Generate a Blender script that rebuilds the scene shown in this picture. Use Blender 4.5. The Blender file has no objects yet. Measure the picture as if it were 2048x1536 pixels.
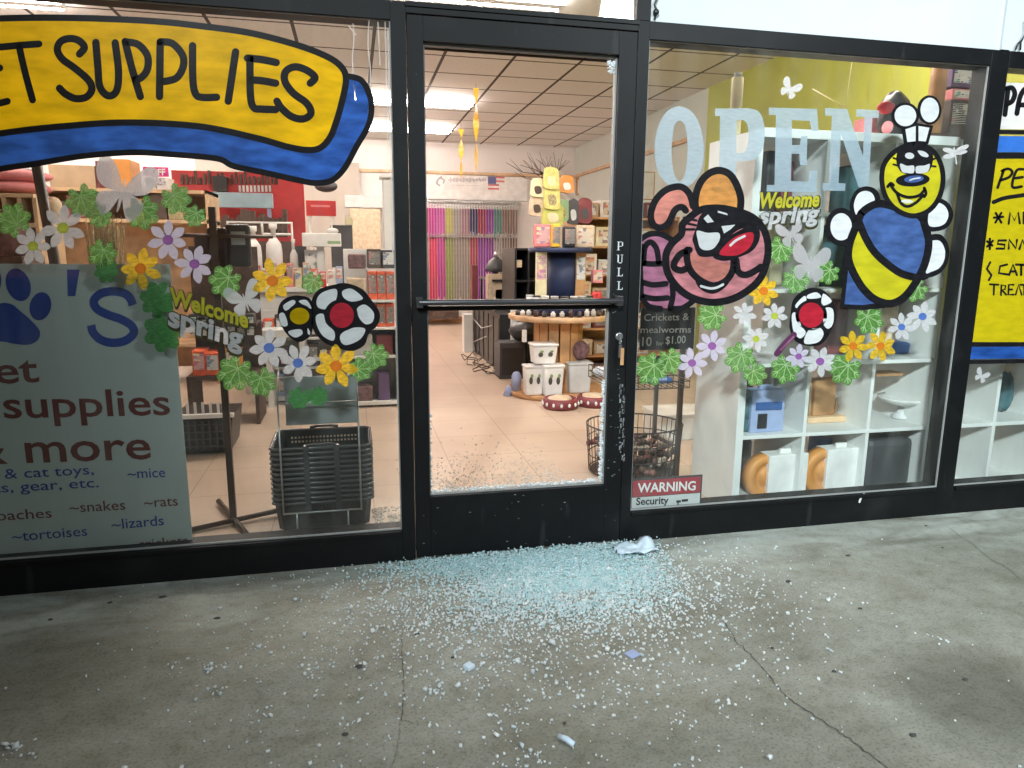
import bpy, math, random
from mathutils import Vector
from mathutils.geometry import tessellate_polygon
import numpy as np

random.seed(7)
SC = bpy.context.scene
COL = SC.collection

# ------------------------------------------------------------------ camera
F_PX, YAW, PITCH, ROLL = 1407.42, 0.2209, -0.1877, 0.0075
CAM = Vector((-0.2734, -2.7249, 1.2484))
cy_, sy_, cp_, sp_ = math.cos(YAW), math.sin(YAW), math.cos(PITCH), math.sin(PITCH)
D_ = Vector((sy_*cp_, cy_*cp_, sp_)); R0 = Vector((cy_, -sy_, 0)); U0 = R0.cross(D_)
R_ = R0*math.cos(ROLL) + U0*math.sin(ROLL); U_ = -R0*math.sin(ROLL) + U0*math.cos(ROLL)
cam_d = bpy.data.cameras.new('camera'); cam = bpy.data.objects.new('camera', cam_d); COL.objects.link(cam)
cam_d.sensor_width = 36; cam_d.lens = F_PX/2048*36; cam_d.clip_start = 0.05; cam_d.clip_end = 300
from mathutils import Matrix
M3 = Matrix((R_, U_, -D_)).transposed()
cam.matrix_world = Matrix.Translation(CAM) @ M3.to_4x4()
SC.camera = cam

def ray(u, v): return D_ + R_*((u-1024)/F_PX) - U_*((v-768)/F_PX)
def at(u, v, Y):                       # photo pixel -> point on the upright plane y = Y
    d = ray(u, v); return CAM + d*((Y-CAM.y)/d.y)
def onz(u, v, Z=0.0):                  # photo pixel -> point on the level plane z = Z
    d = ray(u, v); return CAM + d*((Z-CAM.z)/d.z)

# ------------------------------------------------------------------ world, lamps, exposure
W = bpy.data.worlds.new('World'); SC.world = W; W.use_nodes = True
nt = W.node_tree; bg = nt.nodes['Background']
sky = nt.nodes.new('ShaderNodeTexSky'); sky.sky_type = 'NISHITA'; sky.sun_disc = False
sky.sun_elevation = math.radians(0.5); sky.sun_rotation = math.radians(200)
nt.links.new(sky.outputs[0], bg.inputs[0]); bg.inputs[1].default_value = 0.02
SC.view_settings.view_transform = 'Standard'; SC.view_settings.look = 'None'
SC.view_settings.exposure = 0.0; SC.view_settings.gamma = 1.0
SC.cycles.max_bounces = 7; SC.cycles.transparent_max_bounces = 16
SC.cycles.diffuse_bounces = 4; SC.cycles.glossy_bounces = 4; SC.cycles.transmission_bounces = 5
SC.cycles.caustics_reflective = False; SC.cycles.caustics_refractive = False

def area_lamp(name, loc, target, w, h, power, color):
    l = bpy.data.lights.new(name, 'AREA'); l.shape = 'RECTANGLE'; l.size = w; l.size_y = h
    l.energy = power; l.color = color
    o = bpy.data.objects.new(name, l); COL.objects.link(o); o.location = loc
    o.rotation_euler = (Vector(target)-Vector(loc)).to_track_quat('-Z', 'Y').to_euler()
    return o
# canopy lights over the walkway (the cool night light on pavement, wall and window paint)
area_lamp('canopy_lamp', (2.5, -3.5, 3.3), (2.2, -0.7, 0.1), 1.2, 0.3, 104, (0.86, 0.97, 1.0))
area_lamp('canopy_lamp', (-3.4, -3.4, 3.6), (-1.6, -0.8, 0.0), 1.2, 0.3, 9, (0.90, 0.98, 0.95))
sl_ = area_lamp('shelf_fill_lamp', (-3.2, -8.6, 5.9), (2.3, 0.0, 1.0), 0.9, 0.5, 78, (0.86, 0.96, 1.0)); sl_.data.spread = math.radians(36)  # added unseen lamp, narrow beam aimed to brighten the cube shelf
TUBE_STRENGTH = 87.0

# ------------------------------------------------------------------ materials
MATS = {}
def nodes(name):
    m = bpy.data.materials.new(name); m.use_nodes = True
    t = m.node_tree; b = t.nodes['Principled BSDF']; return m, t, b
def lin(c):                            # sRGB 0-255 -> linear
    return tuple(((x/255+0.055)/1.055)**2.4 if x > 10 else x/255/12.92 for x in c)
def mat(name, col, rough=0.55, metal=0.0, var=0.12, scale=9.0, bump=0.0, bscale=60.0, spec=0.5):
    if name in MATS: return MATS[name]
    m, t, b = nodes(name)
    b.inputs['Roughness'].default_value = rough; b.inputs['Metallic'].default_value = metal
    b.inputs['Specular IOR Level'].default_value = spec
    tc = t.nodes.new('ShaderNodeTexCoord'); n = t.nodes.new('ShaderNodeTexNoise')
    n.inputs['Scale'].default_value = scale; n.inputs['Detail'].default_value = 4
    t.links.new(tc.outputs['Object'], n.inputs['Vector'])
    r = t.nodes.new('ShaderNodeValToRGB')
    c0 = tuple(max(0, x*(1-var)) for x in col); c1 = tuple(min(1, x*(1+var)) for x in col)
    r.color_ramp.elements[0].color = (*c0, 1); r.color_ramp.elements[1].color = (*c1, 1)
    r.color_ramp.elements[0].position = 0.3; r.color_ramp.elements[1].position = 0.7
    t.links.new(n.outputs['Fac'], r.inputs['Fac']); t.links.new(r.outputs[0], b.inputs['Base Color'])
    if bump:
        n2 = t.nodes.new('ShaderNodeTexNoise'); n2.inputs['Scale'].default_value = bscale
        t.links.new(tc.outputs['Object'], n2.inputs['Vector'])
        bp = t.nodes.new('ShaderNodeBump'); bp.inputs['Strength'].default_value = bump; bp.inputs['Distance'].default_value = 0.01
        t.links.new(n2.outputs['Fac'], bp.inputs['Height']); t.links.new(bp.outputs[0], b.inputs['Normal'])
    MATS[name] = m; return m
def film(name, col, transl=0.5, clear=0.0, var=0.08, scale=14.0, shine=0.06):
    """paint or cling film on glass: diffuse + translucent (+ some clear)"""
    if name in MATS: return MATS[name]
    m = bpy.data.materials.new(name); m.use_nodes = True; t = m.node_tree; t.nodes.clear()
    out = t.nodes.new('ShaderNodeOutputMaterial')
    tc = t.nodes.new('ShaderNodeTexCoord'); n = t.nodes.new('ShaderNodeTexNoise')
    n.inputs['Scale'].default_value = scale; n.inputs['Detail'].default_value = 3
    mp = t.nodes.new('ShaderNodeMapping'); mp.inputs['Scale'].default_value = (1, 1, 3.0)
    t.links.new(tc.outputs['Object'], mp.inputs['Vector']); t.links.new(mp.outputs[0], n.inputs['Vector'])
    r = t.nodes.new('ShaderNodeValToRGB')
    r.color_ramp.elements[0].color = (*[x*(1-var) for x in col], 1); r.color_ramp.elements[1].color = (*[min(1, x*(1+var)) for x in col], 1)
    r.color_ramp.elements[0].position = 0.35; r.color_ramp.elements[1].position = 0.65
    t.links.new(n.outputs['Fac'], r.inputs['Fac'])
    d = t.nodes.new('ShaderNodeBsdfDiffuse'); tr = t.nodes.new('ShaderNodeBsdfTranslucent')
    t.links.new(r.outputs[0], d.inputs[0]); t.links.new(r.outputs[0], tr.inputs[0])
    mx = t.nodes.new('ShaderNodeMixShader'); mx.inputs[0].default_value = transl
    t.links.new(d.outputs[0], mx.inputs[1]); t.links.new(tr.outputs[0], mx.inputs[2])
    g = t.nodes.new('ShaderNodeBsdfGlossy'); g.inputs['Roughness'].default_value = 0.3
    m2 = t.nodes.new('ShaderNodeMixShader'); m2.inputs[0].default_value = shine
    t.links.new(mx.outputs[0], m2.inputs[1]); t.links.new(g.outputs[0], m2.inputs[2]); last = m2
    if clear:
        tp = t.nodes.new('ShaderNodeBsdfTransparent'); m3 = t.nodes.new('ShaderNodeMixShader'); m3.inputs[0].default_value = clear
        t.links.new(last.outputs[0], m3.inputs[1]); t.links.new(tp.outputs[0], m3.inputs[2]); last = m3
    t.links.new(last.outputs[0], out.inputs[0]); MATS[name] = m; return m
def emit(name, col, s):
    m, t, b = nodes(name); b.inputs['Base Color'].default_value = (.8, .8, .8, 1)
    b.inputs['Emission Color'].default_value = (*col, 1); b.inputs['Emission Strength'].default_value = s
    MATS[name] = m; return m

# window glass: mostly clear, thin reflection, faint dust
gm = bpy.data.materials.new('window_glass'); gm.use_nodes = True; t = gm.node_tree; t.nodes.clear()
out = t.nodes.new('ShaderNodeOutputMaterial'); tp = t.nodes.new('ShaderNodeBsdfTransparent'); tp.inputs[0].default_value = (.95, .97, .96, 1)
gl = t.nodes.new('ShaderNodeBsdfGlossy'); gl.inputs['Roughness'].default_value = 0.02
lw_ = t.nodes.new('ShaderNodeLayerWeight'); lw_.inputs[0].default_value = .5      # same reflection from both sides
pw = t.nodes.new('ShaderNodeMath'); pw.operation = 'POWER'; pw.inputs[1].default_value = 4.0; t.links.new(lw_.outputs['Facing'], pw.inputs[0])
fr = t.nodes.new('ShaderNodeMath'); fr.operation = 'MULTIPLY_ADD'; fr.inputs[1].default_value = .8; fr.inputs[2].default_value = .03; t.links.new(pw.outputs[0], fr.inputs[0])
mx = t.nodes.new('ShaderNodeMixShader'); t.links.new(fr.outputs[0], mx.inputs[0]); t.links.new(tp.outputs[0], mx.inputs[1]); t.links.new(gl.outputs[0], mx.inputs[2])
du = t.nodes.new('ShaderNodeBsdfDiffuse'); du.inputs[0].default_value = (.7, .72, .7, 1)
tc = t.nodes.new('ShaderNodeTexCoord'); mp = t.nodes.new('ShaderNodeMapping'); mp.inputs['Scale'].default_value = (5, 5, 1.2)
nz = t.nodes.new('ShaderNodeTexNoise'); nz.inputs['Scale'].default_value = 2.5; nz.inputs['Detail'].default_value = 6
rp = t.nodes.new('ShaderNodeMapRange'); rp.inputs[1].default_value = .45; rp.inputs[2].default_value = .8; rp.inputs[3].default_value = .006; rp.inputs[4].default_value = .042
t.links.new(tc.outputs['Object'], mp.inputs[0]); t.links.new(mp.outputs[0], nz.inputs['Vector']); t.links.new(nz.outputs['Fac'], rp.inputs[0])
m2 = t.nodes.new('ShaderNodeMixShader'); t.links.new(rp.outputs[0], m2.inputs[0]); t.links.new(mx.outputs[0], m2.inputs[1]); t.links.new(du.outputs[0], m2.inputs[2])
t.links.new(m2.outputs[0], out.inputs[0]); MATS['glass'] = gm

# pavement: trowelled old concrete with blotches, stains and specks
cm, t, b = nodes('pavement_concrete'); MATS['concrete'] = cm
tc = t.nodes.new('ShaderNodeTexCoord')
def tnoise(sc, det=5, dist=0.0, stretch=None, rough=0.5):
    n = t.nodes.new('ShaderNodeTexNoise'); n.inputs['Scale'].default_value = sc; n.inputs['Detail'].default_value = det
    n.inputs['Distortion'].default_value = dist; n.inputs['Roughness'].default_value = rough
    if stretch:
        mp = t.nodes.new('ShaderNodeMapping'); mp.inputs['Scale'].default_value = stretch; mp.inputs['Rotation'].default_value = (0, 0, .25)
        t.links.new(tc.outputs['Object'], mp.inputs[0]); t.links.new(mp.outputs[0], n.inputs['Vector'])
    else: t.links.new(tc.outputs['Object'], n.inputs['Vector'])
    return n
def ramp(src, stops):
    r = t.nodes.new('ShaderNodeValToRGB'); e = r.color_ramp.elements
    e[0].position, e[0].color = stops[0][0], (*stops[0][1], 1); e[1].position, e[1].color = stops[-1][0], (*stops[-1][1], 1)
    for p_, c_ in stops[1:-1]:
        k = e.new(p_); k.color = (*c_, 1)
    t.links.new(src, r.inputs[0]); return r
def mixc(fac, a, b_, mode='MIX', f=None):
    n = t.nodes.new('ShaderNodeMix'); n.data_type = 'RGBA'; n.blend_type = mode
    if fac is None: n.inputs[0].default_value = f
    else: t.links.new(fac, n.inputs[0])
    t.links.new(a, n.inputs[6]); t.links.new(b_, n.inputs[7]); return n.outputs[2]
base = ramp(tnoise(1.1, 6, .6, None, .6).outputs['Fac'], [(.30, (.205, .198, .162)), (.5, (.285, .284, .245)), (.70, (.355, .362, .325))])
tint = ramp(tnoise(4.6, 9, .25, (1, 1.5, 1), .68).outputs['Fac'], [(.30, (.72, .70, .64)), (.55, (1, 1, 1)), (.75, (1.10, 1.13, 1.10))])
c1 = mixc(None, base.outputs[0], tint.outputs[0], 'MULTIPLY', .75)
stain = ramp(tnoise(.62, 4, .5).outputs['Fac'], [(.55, (1, 1, 1)), (.72, (.62, .60, .55))])
c2 = mixc(None, c1, stain.outputs[0], 'MULTIPLY', .8)
speck = ramp(tnoise(120, 3).outputs['Fac'], [(.33, (.62, .60, .55)), (.48, (1, 1, 1)), (.66, (1.05, 1.05, 1.03)), (.76, (1.28, 1.28, 1.24))])
c3 = mixc(None, c2, speck.outputs[0], 'MULTIPLY', .8)
# pale uneven band along the shop front
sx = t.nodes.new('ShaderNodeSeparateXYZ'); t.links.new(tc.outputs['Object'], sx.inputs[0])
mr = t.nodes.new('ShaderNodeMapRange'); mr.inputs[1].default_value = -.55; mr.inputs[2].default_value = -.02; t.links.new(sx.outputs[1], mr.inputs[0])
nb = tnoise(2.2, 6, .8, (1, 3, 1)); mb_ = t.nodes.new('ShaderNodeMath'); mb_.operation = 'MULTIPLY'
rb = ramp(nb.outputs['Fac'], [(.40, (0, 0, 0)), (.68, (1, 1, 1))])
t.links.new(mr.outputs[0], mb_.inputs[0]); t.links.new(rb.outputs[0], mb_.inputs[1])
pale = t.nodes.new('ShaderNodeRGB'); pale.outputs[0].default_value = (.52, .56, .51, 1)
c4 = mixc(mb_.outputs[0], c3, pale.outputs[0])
scr = ramp(tnoise(9, 3, .4, (1, 14, 1)).outputs['Fac'], [(.70, (1, 1, 1)), (.745, (.66, .64, .60))])
c4 = mixc(None, c4, scr.outputs[0], 'MULTIPLY', .55)
mid = ramp(tnoise(22, 5, .2, None, .7).outputs['Fac'], [(.36, (.80, .79, .75)), (.5, (1, 1, 1)), (.68, (1.08, 1.08, 1.06))])
c4 = mixc(None, c4, mid.outputs[0], 'MULTIPLY', .8)
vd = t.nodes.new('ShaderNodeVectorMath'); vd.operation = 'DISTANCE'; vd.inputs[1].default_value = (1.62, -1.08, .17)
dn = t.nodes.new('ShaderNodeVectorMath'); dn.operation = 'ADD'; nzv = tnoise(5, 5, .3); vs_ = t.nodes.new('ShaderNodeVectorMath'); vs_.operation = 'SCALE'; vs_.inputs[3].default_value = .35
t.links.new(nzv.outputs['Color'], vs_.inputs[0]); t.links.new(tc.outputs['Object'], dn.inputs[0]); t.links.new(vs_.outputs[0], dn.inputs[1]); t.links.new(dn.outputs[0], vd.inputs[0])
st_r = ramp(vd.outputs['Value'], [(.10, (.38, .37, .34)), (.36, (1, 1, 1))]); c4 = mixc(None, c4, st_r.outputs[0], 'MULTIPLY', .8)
t.links.new(c4, b.inputs['Base Color']); b.inputs['Roughness'].default_value = .78
bp = t.nodes.new('ShaderNodeBump'); bp.inputs['Strength'].default_value = .30; bp.inputs['Distance'].default_value = .004
t.links.new(tnoise(70, 8).outputs['Fac'], bp.inputs['Height']); t.links.new(bp.outputs[0], b.inputs['Normal'])

def grid_mat(name, colA, colB, pitch, off, line, linecol, rough, var, nscale):
    """tiles laid in a square grid with thin joints"""
    m, t, b = nodes(name); tc = t.nodes.new('ShaderNodeTexCoord'); s = t.nodes.new('ShaderNodeSeparateXYZ'); t.links.new(tc.outputs['Object'], s.inputs[0])
    def mth(op, a, bb=None):
        n = t.nodes.new('ShaderNodeMath'); n.operation = op
        for i, x in enumerate((a, bb)):
            if x is None: continue
            if isinstance(x, (int, float)): n.inputs[i].default_value = x
            else: t.links.new(x, n.inputs[i])
        return n.outputs[0]
    ms = []
    for k in (0, 1):
        x = mth('ADD', s.outputs[k], 100*pitch-off[k]); x = mth('FRACT', mth('DIVIDE', x, pitch)); x = mth('ABSOLUTE', mth('SUBTRACT', x, .5))
        ms.append(mth('GREATER_THAN', x, .5-line/pitch/2))
    mk = mth('MAXIMUM', ms[0], ms[1])
    n = t.nodes.new('ShaderNodeTexNoise'); n.inputs['Scale'].default_value = nscale; n.inputs['Detail'].default_value = 6
    t.links.new(tc.outputs['Object'], n.inputs['Vector'])
    r = t.nodes.new('ShaderNodeValToRGB'); r.color_ramp.elements[0].color = (*colA, 1); r.color_ramp.elements[1].color = (*colB, 1)
    r.color_ramp.elements[0].position = .3; r.color_ramp.elements[1].position = .7; t.links.new(n.outputs['Fac'], r.inputs[0])
    x = t.nodes.new('ShaderNodeMix'); x.data_type = 'RGBA'; t.links.new(mk, x.inputs[0]); t.links.new(r.outputs[0], x.inputs[6]); x.inputs[7].default_value = (*linecol, 1)
    t.links.new(x.outputs[2], b.inputs['Base Color']); b.inputs['Roughness'].default_value = rough
    MATS[name] = m; return m
grid_mat('ceiling_tile', (.74, .735, .725), (.80, .795, .785), .645, (.61, 4.18), .030, (.07, .055, .05), .9, .1, 30)
grid_mat('shop_floor', (.49, .375, .285), (.585, .46, .36), .46, (.25, .5), .006, (.36, .26, .19), .38, .1, 2.2)

black = mat('black_paint', (.0038, .0043, .0052), .5, 0, .25, 6, .03, 40, .28)
def _scuff():
    t = black.node_tree; b = t.nodes['Principled BSDF']; tc = t.nodes.new('ShaderNodeTexCoord'); old = b.inputs['Base Color'].links[0].from_socket
    def layer(sc, lo, hi, col, stretch):
        nonlocal old
        mp = t.nodes.new('ShaderNodeMapping'); mp.inputs['Scale'].default_value = stretch; n = t.nodes.new('ShaderNodeTexNoise'); n.inputs['Scale'].default_value = sc; n.inputs['Detail'].default_value = 5
        t.links.new(tc.outputs['Object'], mp.inputs[0]); t.links.new(mp.outputs[0], n.inputs['Vector'])
        r = t.nodes.new('ShaderNodeMapRange'); r.inputs[1].default_value = lo; r.inputs[2].default_value = hi; t.links.new(n.outputs['Fac'], r.inputs[0])
        x = t.nodes.new('ShaderNodeMix'); x.data_type = 'RGBA'; t.links.new(r.outputs[0], x.inputs[0]); t.links.new(old, x.inputs[6]); x.inputs[7].default_value = (*col, 1); old = x.outputs[2]
    layer(75, .735, .77, (.10, .105, .105), (1, 1, 1)); layer(16, .66, .82, (.030, .032, .033), (1, 1, .18)); layer(3.5, .55, .8, (.013, .014, .015), (1, 1, 1))
    t.links.new(old, b.inputs['Base Color'])
_scuff()
mat('dark_metal', (.03, .026, .024), .4, .3); mat('gasket', (.30, .31, .30), .5)
mat('steel', (.55, .55, .56), .3, .9); mat('white_wall', (.60, .64, .66), .6, 0, .04, 3, .08, 200)
mat('inner_white', (.74, .71, .69), .7, 0, .04, 3); mat('yellow_wall', (.40, .43, .05), .6, 0, .08, 2)
mat('white_lam', (.72, .73, .71), .45, 0, .05, 4); mat('wood', (.50, .27, .12), .5, 0, .35, 6); mat('pale_wood', (.62, .42, .25), .55, 0, .25, 7)
mat('black_plastic', (.018, .018, .02), .38, 0, .2); mat('wire_grey', (.42, .44, .44), .35, .6); mat('brown_metal', (.05, .028, .018), .4, .2)
mat('navy', (.018, .03, .085), .55); mat('cream', (.72, .66, .42), .6); mat('white_plastic', (.78, .77, .75), .4)
mat('cardboard', (.46, .32, .2), .7); mat('red', (.55, .03, .035), .5); mat('orange_red', (.72, .13, .055), .5, 0, .3, 25)
mat('dark_brown', (.07, .045, .035), .6, 0, .4, 20); mat('pink', (.72, .25, .26), .75, 0, .15, 10, .3, 40); mat('grey_panel', (.30, .33, .33), .5)
mat('teal', (.05, .13, .15), .6, 0, .3, 12); mat('blue', (.03, .10, .30), .5, 0, .2); mat('plush_brown', (.16, .085, .09), .95, 0, .4, 30, .8, 90)
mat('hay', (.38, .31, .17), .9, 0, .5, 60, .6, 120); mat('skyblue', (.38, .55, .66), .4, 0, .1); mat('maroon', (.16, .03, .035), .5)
mat('chalk', (.72, .73, .72), .9); mat('slate', (.012, .013, .014), .7, 0, .4, 8); mat('dusty_blue', (.33, .40, .62), .6); mat('green_box', (.25, .38, .2), .6)
mat('yellow_strip', (.85, .52, .05), .4); mat('orange', (.62, .26, .06), .5); mat('purple', (.12, .07, .17), .6); mat('tan_bag', (.60, .47, .33), .6, 0, .2, 20)
mat('ltgrey', (.55, .56, .56), .5); mat('magenta', (.62, .04, .22), .5); mat('inner_pale', (.60, .66, .61), .7, 0, .04, 3); mat('bright_rim', (.10, .10, .105), .22, .3); mat('push_metal', (.07, .07, .075), .35, .6); mat('olive', (.30, .27, .06), .6); mat('charcoal', (.05, .05, .055), .5)
mat('lemon', (.66, .60, .20), .6, 0, .2, 25)
def print_mat(name, base, inks, sc):
    """busy printed packaging: blocks and lines of a few inks on a base colour"""
    m, t, b = nodes(name); tc = t.nodes.new('ShaderNodeTexCoord'); mp = t.nodes.new('ShaderNodeMapping'); mp.inputs['Scale'].default_value = (1, 1, 1.7); t.links.new(tc.outputs['Object'], mp.inputs[0])
    v = t.nodes.new('ShaderNodeTexVoronoi'); v.distance = 'CHEBYCHEV'; v.inputs['Scale'].default_value = sc; t.links.new(mp.outputs[0], v.inputs['Vector'])
    sp = t.nodes.new('ShaderNodeSeparateColor'); t.links.new(v.outputs['Color'], sp.inputs[0])
    r = t.nodes.new('ShaderNodeValToRGB'); r.color_ramp.interpolation = 'CONSTANT'; e = r.color_ramp.elements; e[0].position = 0; e[0].color = (*base, 1); e[1].position = .45; e[1].color = (*inks[0], 1)
    for i, k in enumerate(inks[1:]):
        q = e.new(.45+.5*(i+1)/len(inks)); q.color = (*k, 1)
    t.links.new(sp.outputs[0], r.inputs[0])
    w = t.nodes.new('ShaderNodeTexWave'); w.bands_direction = 'Z'; w.inputs['Scale'].default_value = sc*1.4; w.inputs['Distortion'].default_value = 3; t.links.new(tc.outputs['Object'], w.inputs['Vector'])
    g = t.nodes.new('ShaderNodeMath'); g.operation = 'GREATER_THAN'; g.inputs[1].default_value = .86; t.links.new(w.outputs['Fac'], g.inputs[0])
    x = t.nodes.new('ShaderNodeMix'); x.data_type = 'RGBA'; t.links.new(g.outputs[0], x.inputs[0]); t.links.new(r.outputs[0], x.inputs[6]); x.inputs[7].default_value = (.75, .73, .7, 1); t.links.new(x.outputs[2], b.inputs['Base Color']); b.inputs['Roughness'].default_value = .4; MATS[name] = m
print_mat('pack_warm', (.62, .52, .40), [(.50, .08, .04), (.62, .35, .08), (.12, .07, .05), (.70, .66, .58)], 26)
print_mat('pack_cool', (.58, .60, .60), [(.06, .14, .32), (.10, .28, .24), (.65, .66, .66), (.10, .10, .12)], 26)
print_mat('pack_dark', (.06, .05, .05), [(.30, .06, .06), (.45, .42, .38), (.03, .03, .035), (.16, .14, .10)], 26)
print_mat('pack_pink', (.62, .30, .34), [(.55, .05, .18), (.72, .60, .58), (.30, .10, .25), (.70, .68, .30)], 26)
PACK = {'maroon': 'pack_dark', 'dark_brown': 'pack_dark', 'charcoal': 'pack_dark', 'black_plastic': 'pack_dark', 'purple': 'pack_dark', 'red': 'pack_warm', 'orange_red': 'pack_warm', 'orange': 'pack_warm', 'tan_bag': 'pack_warm', 'cardboard': 'pack_warm', 'cream': 'pack_warm', 'hay': 'pack_warm', 'wood': 'pack_warm',
        'ltgrey': 'pack_cool', 'white_plastic': 'pack_cool', 'dusty_blue': 'pack_cool', 'blue': 'pack_cool', 'chalk': 'pack_cool', 'green_box': 'pack_cool', 'pink': 'pack_pink', 'magenta': 'pack_pink', 'yellow_strip': 'pack_warm', 'olive': 'pack_dark'}
# ------------------------------------------------------------------ mesh helpers
class MB:
    def __init__(s): s.v = []; s.f = []; s.m = []; s.s = []
    def add(s, vs, fs, m=0, smooth=False):
        o = len(s.v); s.v += [Vector(v) for v in vs]
        for f in fs: s.f.append([i+o for i in f]); s.m.append(m); s.s.append(smooth)
        return s
    def box(s, x0, x1, y0, y1, z0, z1, m=0, rz=0.0, taper=1.0):
        cx, cy = (x0+x1)/2, (y0+y1)/2; vs = []
        for z, k in ((z0, taper), (z1, 1.0)):
            for x, y in ((x0, y0), (x1, y0), (x1, y1), (x0, y1)):
                dx, dy = (x-cx)*k, (y-cy)*k
                vs.append((cx+dx*math.cos(rz)-dy*math.sin(rz), cy+dx*math.sin(rz)+dy*math.cos(rz), z))
        return s.add(vs, [(3, 2, 1, 0), (4, 5, 6, 7), (0, 1, 5, 4), (1, 2, 6, 5), (2, 3, 7, 6), (3, 0, 4, 7)], m)
    def lathe(s, prof, cx, cy, n=28, m=0, smooth=True, sx=1.0, sy=1.0, cap=True):
        vs = []; fs = []
        for r, z in prof:
            for k in range(n):
                a = 2*math.pi*k/n; vs.append((cx+r*sx*math.cos(a), cy+r*sy*math.sin(a), z))
        for j in range(len(prof)-1):
            for k in range(n): fs.append((j*n+k, j*n+(k+1) % n, (j+1)*n+(k+1) % n, (j+1)*n+k))
        s.add(vs, fs, m, smooth)
        if cap:
            o = len(s.v)-len(vs)
            s.f.append([o+k for k in range(n)][::-1]); s.m.append(m); s.s.append(False)
            s.f.append([o+(len(prof)-1)*n+k for k in range(n)]); s.m.append(m); s.s.append(False)
        return s
    def tube(s, pts, r, n=6, m=0, closed=False, r1=None):
        pts = [Vector(p) for p in pts]; N = len(pts); vs = []; fs = []; up = None
        for i, p in enumerate(pts):
            a = pts[(i-1) % N] if (closed or i > 0) else p; b = pts[(i+1) % N] if (closed or i < N-1) else p
            tdir = (b-a).normalized()
            if up is None: up = tdir.orthogonal().normalized()
            up = (up - tdir*up.dot(tdir)); up = up.normalized() if up.length > 1e-6 else tdir.orthogonal().normalized()
            w = tdir.cross(up); rr = r if r1 is None else r+(r1-r)*i/max(1, N-1)
            for k in range(n):
                q = 2*math.pi*k/n; vs.append(p+up*(rr*math.cos(q))+w*(rr*math.sin(q)))
        for i in range(N if closed else N-1):
            j = (i+1) % N
            for k in range(n): fs.append((i*n+k, i*n+(k+1) % n, j*n+(k+1) % n, j*n+k))
        if not closed: fs += [tuple(range(n))[::-1], tuple((N-1)*n+k for k in range(n))]
        return s.add(vs, fs, m, True)
    def blob(s, c, rx, ry, rz, m=0, n=14, k=8, jit=0.0, seed=0):
        rr = random.Random(seed); vs = []; fs = []; ph = [rr.uniform(0, 6.28) for _ in range(6)]
        for i in range(k+1):
            th = math.pi*i/k
            for j in range(n):
                a = 2*math.pi*j/n
                q = 1+jit*(math.sin(3*a+ph[0])*math.sin(2*th+ph[1])+.6*math.sin(5*a+ph[2])*math.sin(4*th+ph[3]))
                vs.append((c[0]+rx*q*math.sin(th)*math.cos(a), c[1]+ry*q*math.sin(th)*math.sin(a), c[2]+rz*q*math.cos(th)))
        for i in range(k):
            for j in range(n): fs.append((i*n+j, (i+1)*n+j, (i+1)*n+(j+1) % n, i*n+(j+1) % n))
        return s.add(vs, fs, m, True)
    def poly(s, pts, m=0):
        pts = [Vector(p) for p in pts]; tris = tessellate_polygon([pts]); return s.add(pts, [tuple(x) for x in tris], m)
    def prism(s, pts, dy, m=0):           # outline in the x-z plane pulled back along +y
        pts = [Vector(p) for p in pts]; n = len(pts); tris = [tuple(x) for x in tessellate_polygon([pts])]
        back = [p+Vector((0, dy, 0)) for p in pts]; s.add(pts, tris, m); s.add(back, [x[::-1] for x in tris], m)
        return s.add(pts+back, [(i, (i+1) % n, n+(i+1) % n, n+i) for i in range(n)], m)
    def build(s, name, mats, parent=None, bevel=0.0):
        o0 = WL[parent] if parent else None
        if o0 is None:
            xs = [v.x for v in s.v]; ys = [v.y for v in s.v]
            o0 = Vector(((min(xs)+max(xs))/2, (min(ys)+max(ys))/2, min(v.z for v in s.v)))
        me = bpy.data.meshes.new(name); me.from_pydata([tuple(v-o0) for v in s.v], [], s.f)
        for x in (mats if isinstance(mats, (list, tuple)) else [mats]): me.materials.append(MATS[x] if isinstance(x, str) else x)
        me.polygons.foreach_set('material_index', s.m); me.polygons.foreach_set('use_smooth', s.s); me.update()
        o = bpy.data.objects.new(name, me); COL.objects.link(o)
        if parent: o.parent = parent; WL[o] = Vector(o0)
        else: o.location = o0; WL[o] = o0
        if bevel:
            bm_ = o.modifiers.new('bevel', 'BEVEL'); bm_.width = bevel; bm_.segments = 2; bm_.limit_method = 'ANGLE'
        return o
WL = {}
def tag(o, label, cat, group=None, kind=None):
    if label: o['label'] = label
    if cat: o['category'] = cat
    if group: o['group'] = group
    if kind: o['kind'] = kind
    return o
def thing(name, label, cat, loc, group=None):
    o = bpy.data.objects.new(name, None); COL.objects.link(o); o.location = loc; o.empty_display_size = .05; WL[o] = Vector(loc)
    return tag(o, label, cat, group)
def copy_tree(o, loc, label=None, parent=None):
    c = o.copy(); COL.objects.link(c)
    if parent: c.parent = parent
    else:
        c.location = loc
        if label: c['label'] = label
    for ch in list(o.children): copy_tree(ch, None, None, c)
    return c
def B(*a, **k): return MB().box(*a, **k)
def pbox(u0, v0, u1, v1, Y, dep, m=0, mb=None, taper=1.0):   # box whose front face spans these photo pixels on plane y = Y
    a = at((u0+u1)/2-(u1-u0)/2, (v0+v1)/2, Y); b = at(u1, (v0+v1)/2, Y); zt = at((u0+u1)/2, v0, Y).z; zb = at((u0+u1)/2, v1, Y).z
    return (mb or MB()).box(a.x, b.x, Y, Y+dep, zb, zt, m, taper=taper)
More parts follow.
